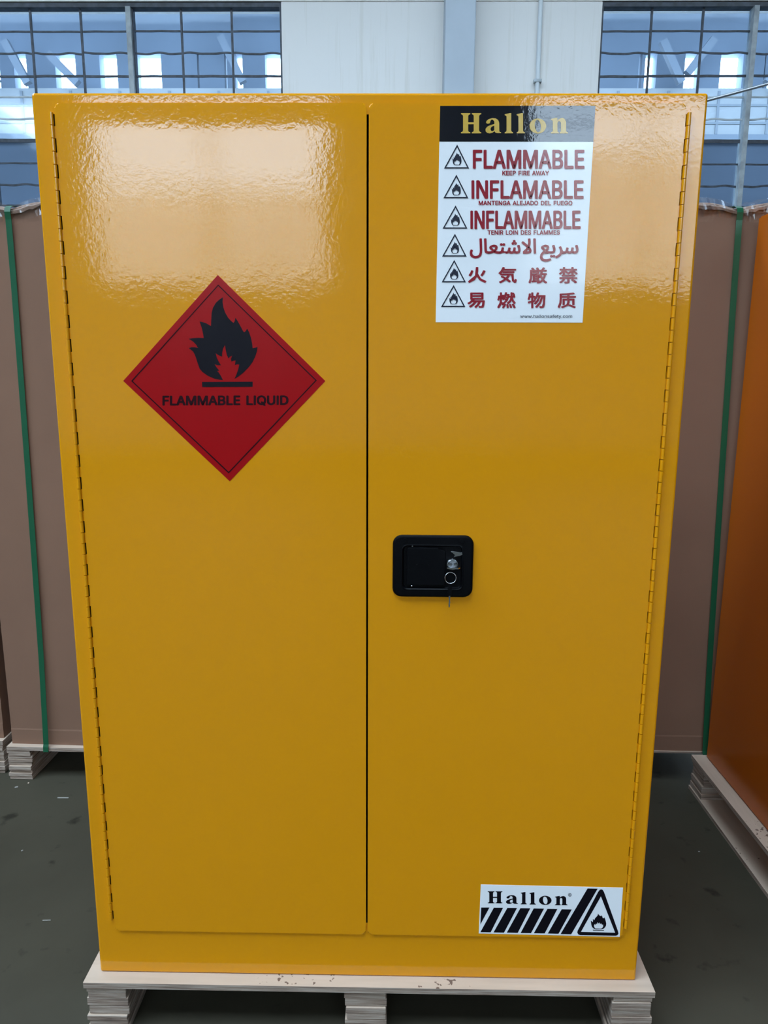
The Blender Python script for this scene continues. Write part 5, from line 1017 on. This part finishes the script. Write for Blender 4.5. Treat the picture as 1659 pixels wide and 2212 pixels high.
def mini_flame(k, y, core=True):
    q = quad(k)
    return flat([[q(*p) for p in FLAME]] + ([[q(*p) for p in FLAME_CORE][::-1]] if core else []), y)
def inset_tri(t, w):
    """the inner outline of a triangle drawn with a line of width w"""
    c = Vector((sum(p[0] for p in t) / 3, sum(p[1] for p in t) / 3))
    A, B, Cc = [Vector(p) for p in t]
    per = (A - B).length + (B - Cc).length + (Cc - A).length
    area = abs((B - A).cross(Cc - A)) / 2
    inr = 2 * area / per
    inc = (A * (B - Cc).length + B * (A - Cc).length + Cc * (A - B).length) / per
    return [tuple(inc + (p - inc) * (1 - w / inr)) for p in (A, B, Cc)]

# white warning sticker
st = obj('warning_sticker', slab(P('sticker'), DF - 0.0005, DF + 0.0002), M['white_vinyl'], cab)
st['label'] = 'white multilingual flammable warning sticker with black header'
o = obj('header_band', join_flat([flat([P('band')], L1)]), M['black_vinyl'], st)
obj('lettering', join_flat([serif(k, L2) for k in PRINT if k.startswith('h1_')]), M['gold_print'], st)['label'] = 'gold serif lettering in the black header'
for k in ('FLAMMABLE', 'INFLAMABLE', 'INFLAMMABLE'):
    obj('lettering', glyph_line('s', k, quad(k), L2, extra=-0.005, bold=0.0012), M['crimson_print'], st)
for k in ('KEEP FIRE AWAY', 'MANTENGA ALEJADO DEL FUEGO', 'TENIR LOIN DES FLAMMES'):
    obj('lettering', glyph_line('s', k, quad(k), L2, bold=0.0004), M['crimson_print'], st)
obj('lettering', glyph_line('a', '\ufedd\ufe8e\ufecc\ufe98\ufeb7\ufefb\ufe8d \ufeca\ufef3\ufeae\ufeb3', quad('arabic'), L2, spaces=0.10, bold=0.0009), M['crimson_print'], st)
for ch in '\u706b\u6c17\u53b3\u7981\u6613\u71c3\u7269\u8d28':
    obj('lettering', glyph_line('c', ch, quad('c' + ch), L2, bold=0.0009), M['crimson_print'], st)
obj('lettering', glyph_line('r', 'www.hallonsafety.com', quad('www.hallonsafety.com'), L2, bold=0.0001), M['navy_print'], st)
for i in range(6):
    t3 = P('tri%d' % i)
    obj('warning_triangle', join_flat([flat([t3, inset_tri(t3, 0.0019)[::-1]], L2)]), M['navy_print'], st)
    obj('flame_mark', join_flat([mini_flame('tf%d' % i, L2)]), M['navy_print'], st)

# red diamond
dm = obj('hazard_diamond', slab(P('diamond'), DF - 0.0004, DF + 0.0002), M['red_vinyl'], cab)
dm['label'] = 'red flammable liquid diamond sticker'
obj('diamond_outline', join_flat([flat([P('diamond_line_out'), P('diamond_line_in')[::-1]], L1)]), M['ink_red'], dm)
obj('flame_mark', join_flat([flat([P('flame')], L1)]), M['ink'], dm)
obj('base_line', join_flat([flat([P('flame_bar')], L1)]), M['ink'], dm)
obj('lettering', glyph_line('s', 'FLAMMABLE LIQUID', quad('liquid'), L1, bold=0.0011), M['ink_red'], dm)

# striped logo sticker at the bottom right
lg = obj('striped_sticker', slab(P('logo'), DF - 0.0004, DF + 0.0002), M['white_vinyl'], cab)
lg['label'] = 'white sticker with black diagonal stripes and a flame triangle'
obj('lettering', join_flat([serif(k, L1) for k in PRINT if k.startswith('h2_')]), M['ink'], lg)
obj('lettering', glyph_line('r', '\u00ae', quad('reg'), L1), M['navy_print'], lg)
for i in range(8):
    obj('stripe', join_flat([flat([P('stripe%d' % i)], L1)]), M['ink'], lg)
obj('warning_triangle', join_flat([flat([P('logo_tri_out'), P('logo_tri_in')[::-1]], L1)]), M['ink'], lg)
obj('flame_mark', join_flat([mini_flame('logo_flame', L1)]), M['ink'], lg)
obj('base_line', join_flat([flat([[P('logo_bar')[i] for i in (0, 1, 2, 3)]], L1)]), M['ink'], lg)

# ---------------------------------------------------------------- latch with lock and keys
LX0, LX1, LZ0, LZ1 = 0.0462, 0.1910, 0.9285 - HP, 1.0430 - HP
def ringed(loops):
    """surface through a list of (outline, y) with equal point counts"""
    bm = bmesh.new()
    R = [[bm.verts.new((x, y, z)) for x, z in lp] for lp, y in loops]
    n = len(R[0])
    for a, b in zip(R, R[1:]):
        for i in range(n):
            bm.faces.new((a[i], a[(i + 1) % n], b[(i + 1) % n], b[i]))
    bm.faces.new(R[-1])
    bmesh.ops.recalc_face_normals(bm, faces=bm.faces)
    return bm
def rr(d, r):
    return rrect(LX0 + d, LX1 - d, LZ0 + d, LZ1 - d, r)
IX0, IX1, IZ0, IZ1 = LX0 + 0.0175, LX1 - 0.019, LZ0 + 0.0155, LZ1 - 0.0185
def ri(d, r):
    return rrect(IX0 + d, IX1 - d, IZ0 + d, IZ1 - d, r)
YR = DF
lt = obj('latch_plate', ringed([(rr(0, .0165), YR), (rr(0, .0165), YR - .0035), (rr(.0012, .0155), YR - .0055), (rr(.0035, .0135), YR - .0065), (ri(-.0022, .0105), YR - .0068), (ri(-.0006, .0090), YR - .0072), (ri(.0008, .0080), YR - .0060), (ri(.0022, .0070), YR - .0020), (ri(.0028, .0064), YR - .0012)]), M['black_plastic'], cab)
lt['label'] = 'black recessed paddle latch with lock'
pl = [(IX0 + .0080, IZ0 + .0065), (IX0 + .0760, IZ0 + .0065), (IX0 + .0770, IZ0 + .0075), (IX0 + .0770, IZ1 - .0115), (IX0 + .0750, IZ1 - .0090), (IX0 + .0720, IZ1 - .0075), (IX0 + .0640, IZ1 - .0072), (IX0 + .0632, IZ1 - .0035), (IX0 + .0115, IZ1 - .0035), (IX0 + .0085, IZ1 - .0060)]
bm = slab(pl, YR - .0064, YR - .0012, 0.0012, 2)
obj('paddle', bm, M['black_plastic'], lt)
cx, cz = 0.1535, 0.9905 - HP
bm = slab(ell(0.1125 - 0.012, cz - 0.0015, 0.012, 0.0022, 20), YR - .0072, YR - .0062, .0004, 1)
obj('thumb_dimple', bm, M['black_plastic'], lt)
for bxp in (LX0 + .022, LX1 - .022):
    bm = slab(ell(bxp, LZ1 - .0095, .0042, .0042, 18), YR - .0078, YR - .0062, .0005, 2)
    obj('rivet', bm, M['black_plastic'], lt)
for bzp, s in ((IZ1 - .0012, 1.0), (IZ0 + .0052, .8)):
    bm = slab(ell(IX0 + .0175, bzp, .0016 * s, .0014 * s, 10), YR - .0066, YR - .0020, .0004, 1)
    obj('screw', bm, M['chrome'], lt)
# lock cylinder (points towards -y)
bm = bmesh.new()
def disc_y(bm, cx, cz, prof, n=28):
    R = [[bm.verts.new((cx + r * math.cos(2 * math.pi * j / n), y, cz + r * math.sin(2 * math.pi * j / n))) for j in range(n)] for r, y in prof]
    for a, b in zip(R, R[1:]):
        for j in range(n):
            bm.faces.new((a[j], a[(j + 1) % n], b[(j + 1) % n], b[j]))
    bm.faces.new(R[-1])
    bmesh.ops.recalc_face_normals(bm, faces=bm.faces)
disc_y(bm, cx, cz, [(.0108, YR - .0012), (.0108, YR - .0075), (.0098, YR - .0090), (.0088, YR - .0094), (.0084, YR - .0086), (.0062, YR - .0086), (.0058, YR - .0098), (.002, YR - .0100)])
obj('lock_cylinder', bm, M['chrome'], lt, smooth=False)
bm = bmesh.new()
pts = [(IX0 + .0855, IZ1 - .0105), (IX0 + .0890, IZ1 - .0095), (IX0 + .1070, IZ1 - .0120), (IX0 + .1080, IZ1 - .0165), (IX0 + .1020, IZ1 - .0175), (IX0 + .0915, IZ1 - .0215), (IX0 + .0950, IZ1 - .0165)]
obj('lever_highlight', slab(pts, YR - .0060, YR - .0012, .0008, 2), M['chrome'], lt)  # bright highlight on the latch lever, shaped as a chrome sliver
# key in the lock: blade along y, bow turned flat
bm = bmesh.new()
bx(bm, cx - .0012, cx + .0012, YR - .020, YR - .0098, cz - .0034, cz + .0034)
for q in ell(0, 0, .0, .0, 3)[:0]:
    pass
kb = [(cx - .0100, -.0195), (cx + .0100, -.0195), (cx + .0115, -.0230), (cx + .0115, -.0315), (cx + .0080, -.0350), (cx - .0080, -.0350), (cx - .0115, -.0315), (cx - .0115, -.0230)]
top_v = [bm.verts.new((x, YR + y + .0000, cz + .0012)) for x, y in kb]
bot_v = [bm.verts.new((x, YR + y + .0000, cz - .0012)) for x, y in kb]
bm.faces.new(top_v)
bm.faces.new(bot_v[::-1])
for i in range(8):
    bm.faces.new((top_v[i], bot_v[i], bot_v[(i + 1) % 8], top_v[(i + 1) % 8]))
bmesh.ops.recalc_face_normals(bm, faces=bm.faces)
obj('key', bm, M['chrome'], lt)['label'] = 'chrome key in the lock'
kx, kz, kr, ky = 0.1487, 0.9720 - HP, 0.0098, YR - 0.0300
bm = bmesh.new()
tube(bm, [(kx + kr * math.cos(2 * math.pi * i / 40), ky + 0.0012 * math.sin(2 * math.pi * i / 40), kz + kr * math.sin(2 * math.pi * i / 40)) for i in range(40)], 0.00075, 8, closed=True)
obj('key_ring', bm, M['chrome'], lt, smooth=True)
fz1, fz0 = kz - kr + 0.0020, kz - kr - 0.0230
fb = [(kx - .0017, fz1), (kx + .0028, fz1), (kx + .0030, fz1 - .006), (kx + .0020, fz0), (kx - .0040, fz0), (kx - .0042, fz1 - .012), (kx - .0030, fz1 - .007)]
obj('key_fob', slab(fb, ky - .0013, ky + .0013, .0006, 2), M['black_plastic'], lt)['label'] = 'black plastic head of the spare key'
bz = fz0
bl = [(kx - .0026, bz), (kx + .0004, bz), (kx + .0002, bz - .010), (kx + .0008, bz - .012), (kx - .0002, bz - .015), (kx + .0004, bz - .018), (kx - .0006, bz - .0215), (kx - .0022, bz - .0215), (kx - .0026, bz - .016), (kx - .0020, bz - .010)]
obj('key_blade', slab(bl, ky - .0007, ky + .0007), M['chrome'], lt)

# ---------------------------------------------------------------- orange-yellow cabinet at the right
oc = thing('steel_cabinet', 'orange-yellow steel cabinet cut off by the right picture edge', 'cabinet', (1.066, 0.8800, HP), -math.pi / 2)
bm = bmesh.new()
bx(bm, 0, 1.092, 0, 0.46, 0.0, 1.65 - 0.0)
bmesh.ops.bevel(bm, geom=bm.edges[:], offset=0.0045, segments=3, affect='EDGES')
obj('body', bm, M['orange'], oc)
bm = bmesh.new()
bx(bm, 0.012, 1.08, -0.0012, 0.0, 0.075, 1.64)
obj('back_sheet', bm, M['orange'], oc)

# ---------------------------------------------------------------- bits on the floor
def chip(name, label, x, y, lx, ly, h, rz, m):
    bm = bmesh.new()
    bx(bm, -lx / 2, lx / 2, -ly / 2, ly / 2, 0, h)
    bmesh.ops.bevel(bm, geom=bm.edges[:], offset=min(ly, h) * 0.3, segments=1, affect='EDGES')
    o = obj(name, bm, m)
    o.location, o.rotation_euler = (x, y, 0), (0, 0, rz)
    tag(o, label, 'chip')
chip('wood_splinter', 'thin white splinter lying on the floor below the left carton', -0.997, 0.789, 0.036, 0.0035, 0.003, 0.02, M['white_chip'])
chip('wood_chip', 'small pale chip on the floor in front of the left pallet runner', -1.176, 0.845, 0.010, 0.006, 0.003, 0.5, M['white_chip'])
chip('wood_chip', 'tiny tan chip on the floor right under the left pallet runner', -1.149, 0.870, 0.005, 0.005, 0.003, 0.2, M['ply_face'])
chip('wood_chip', 'tiny pale speck on the floor beside the orange cabinet pallet', 0.924, 0.571, 0.005, 0.004, 0.002, 0.3, M['white_chip'])
chip('wood_chip', 'tiny pale speck on the floor left of the yellow cabinet', -0.995, 0.533, 0.005, 0.004, 0.002, 0.9, M['white_chip'])
chip('wood_splinter', 'faint pale splinter on the floor nearest the front pallet at left', -0.80, 0.275, 0.020, 0.002, 0.0015, 0.05, M['white_chip'])
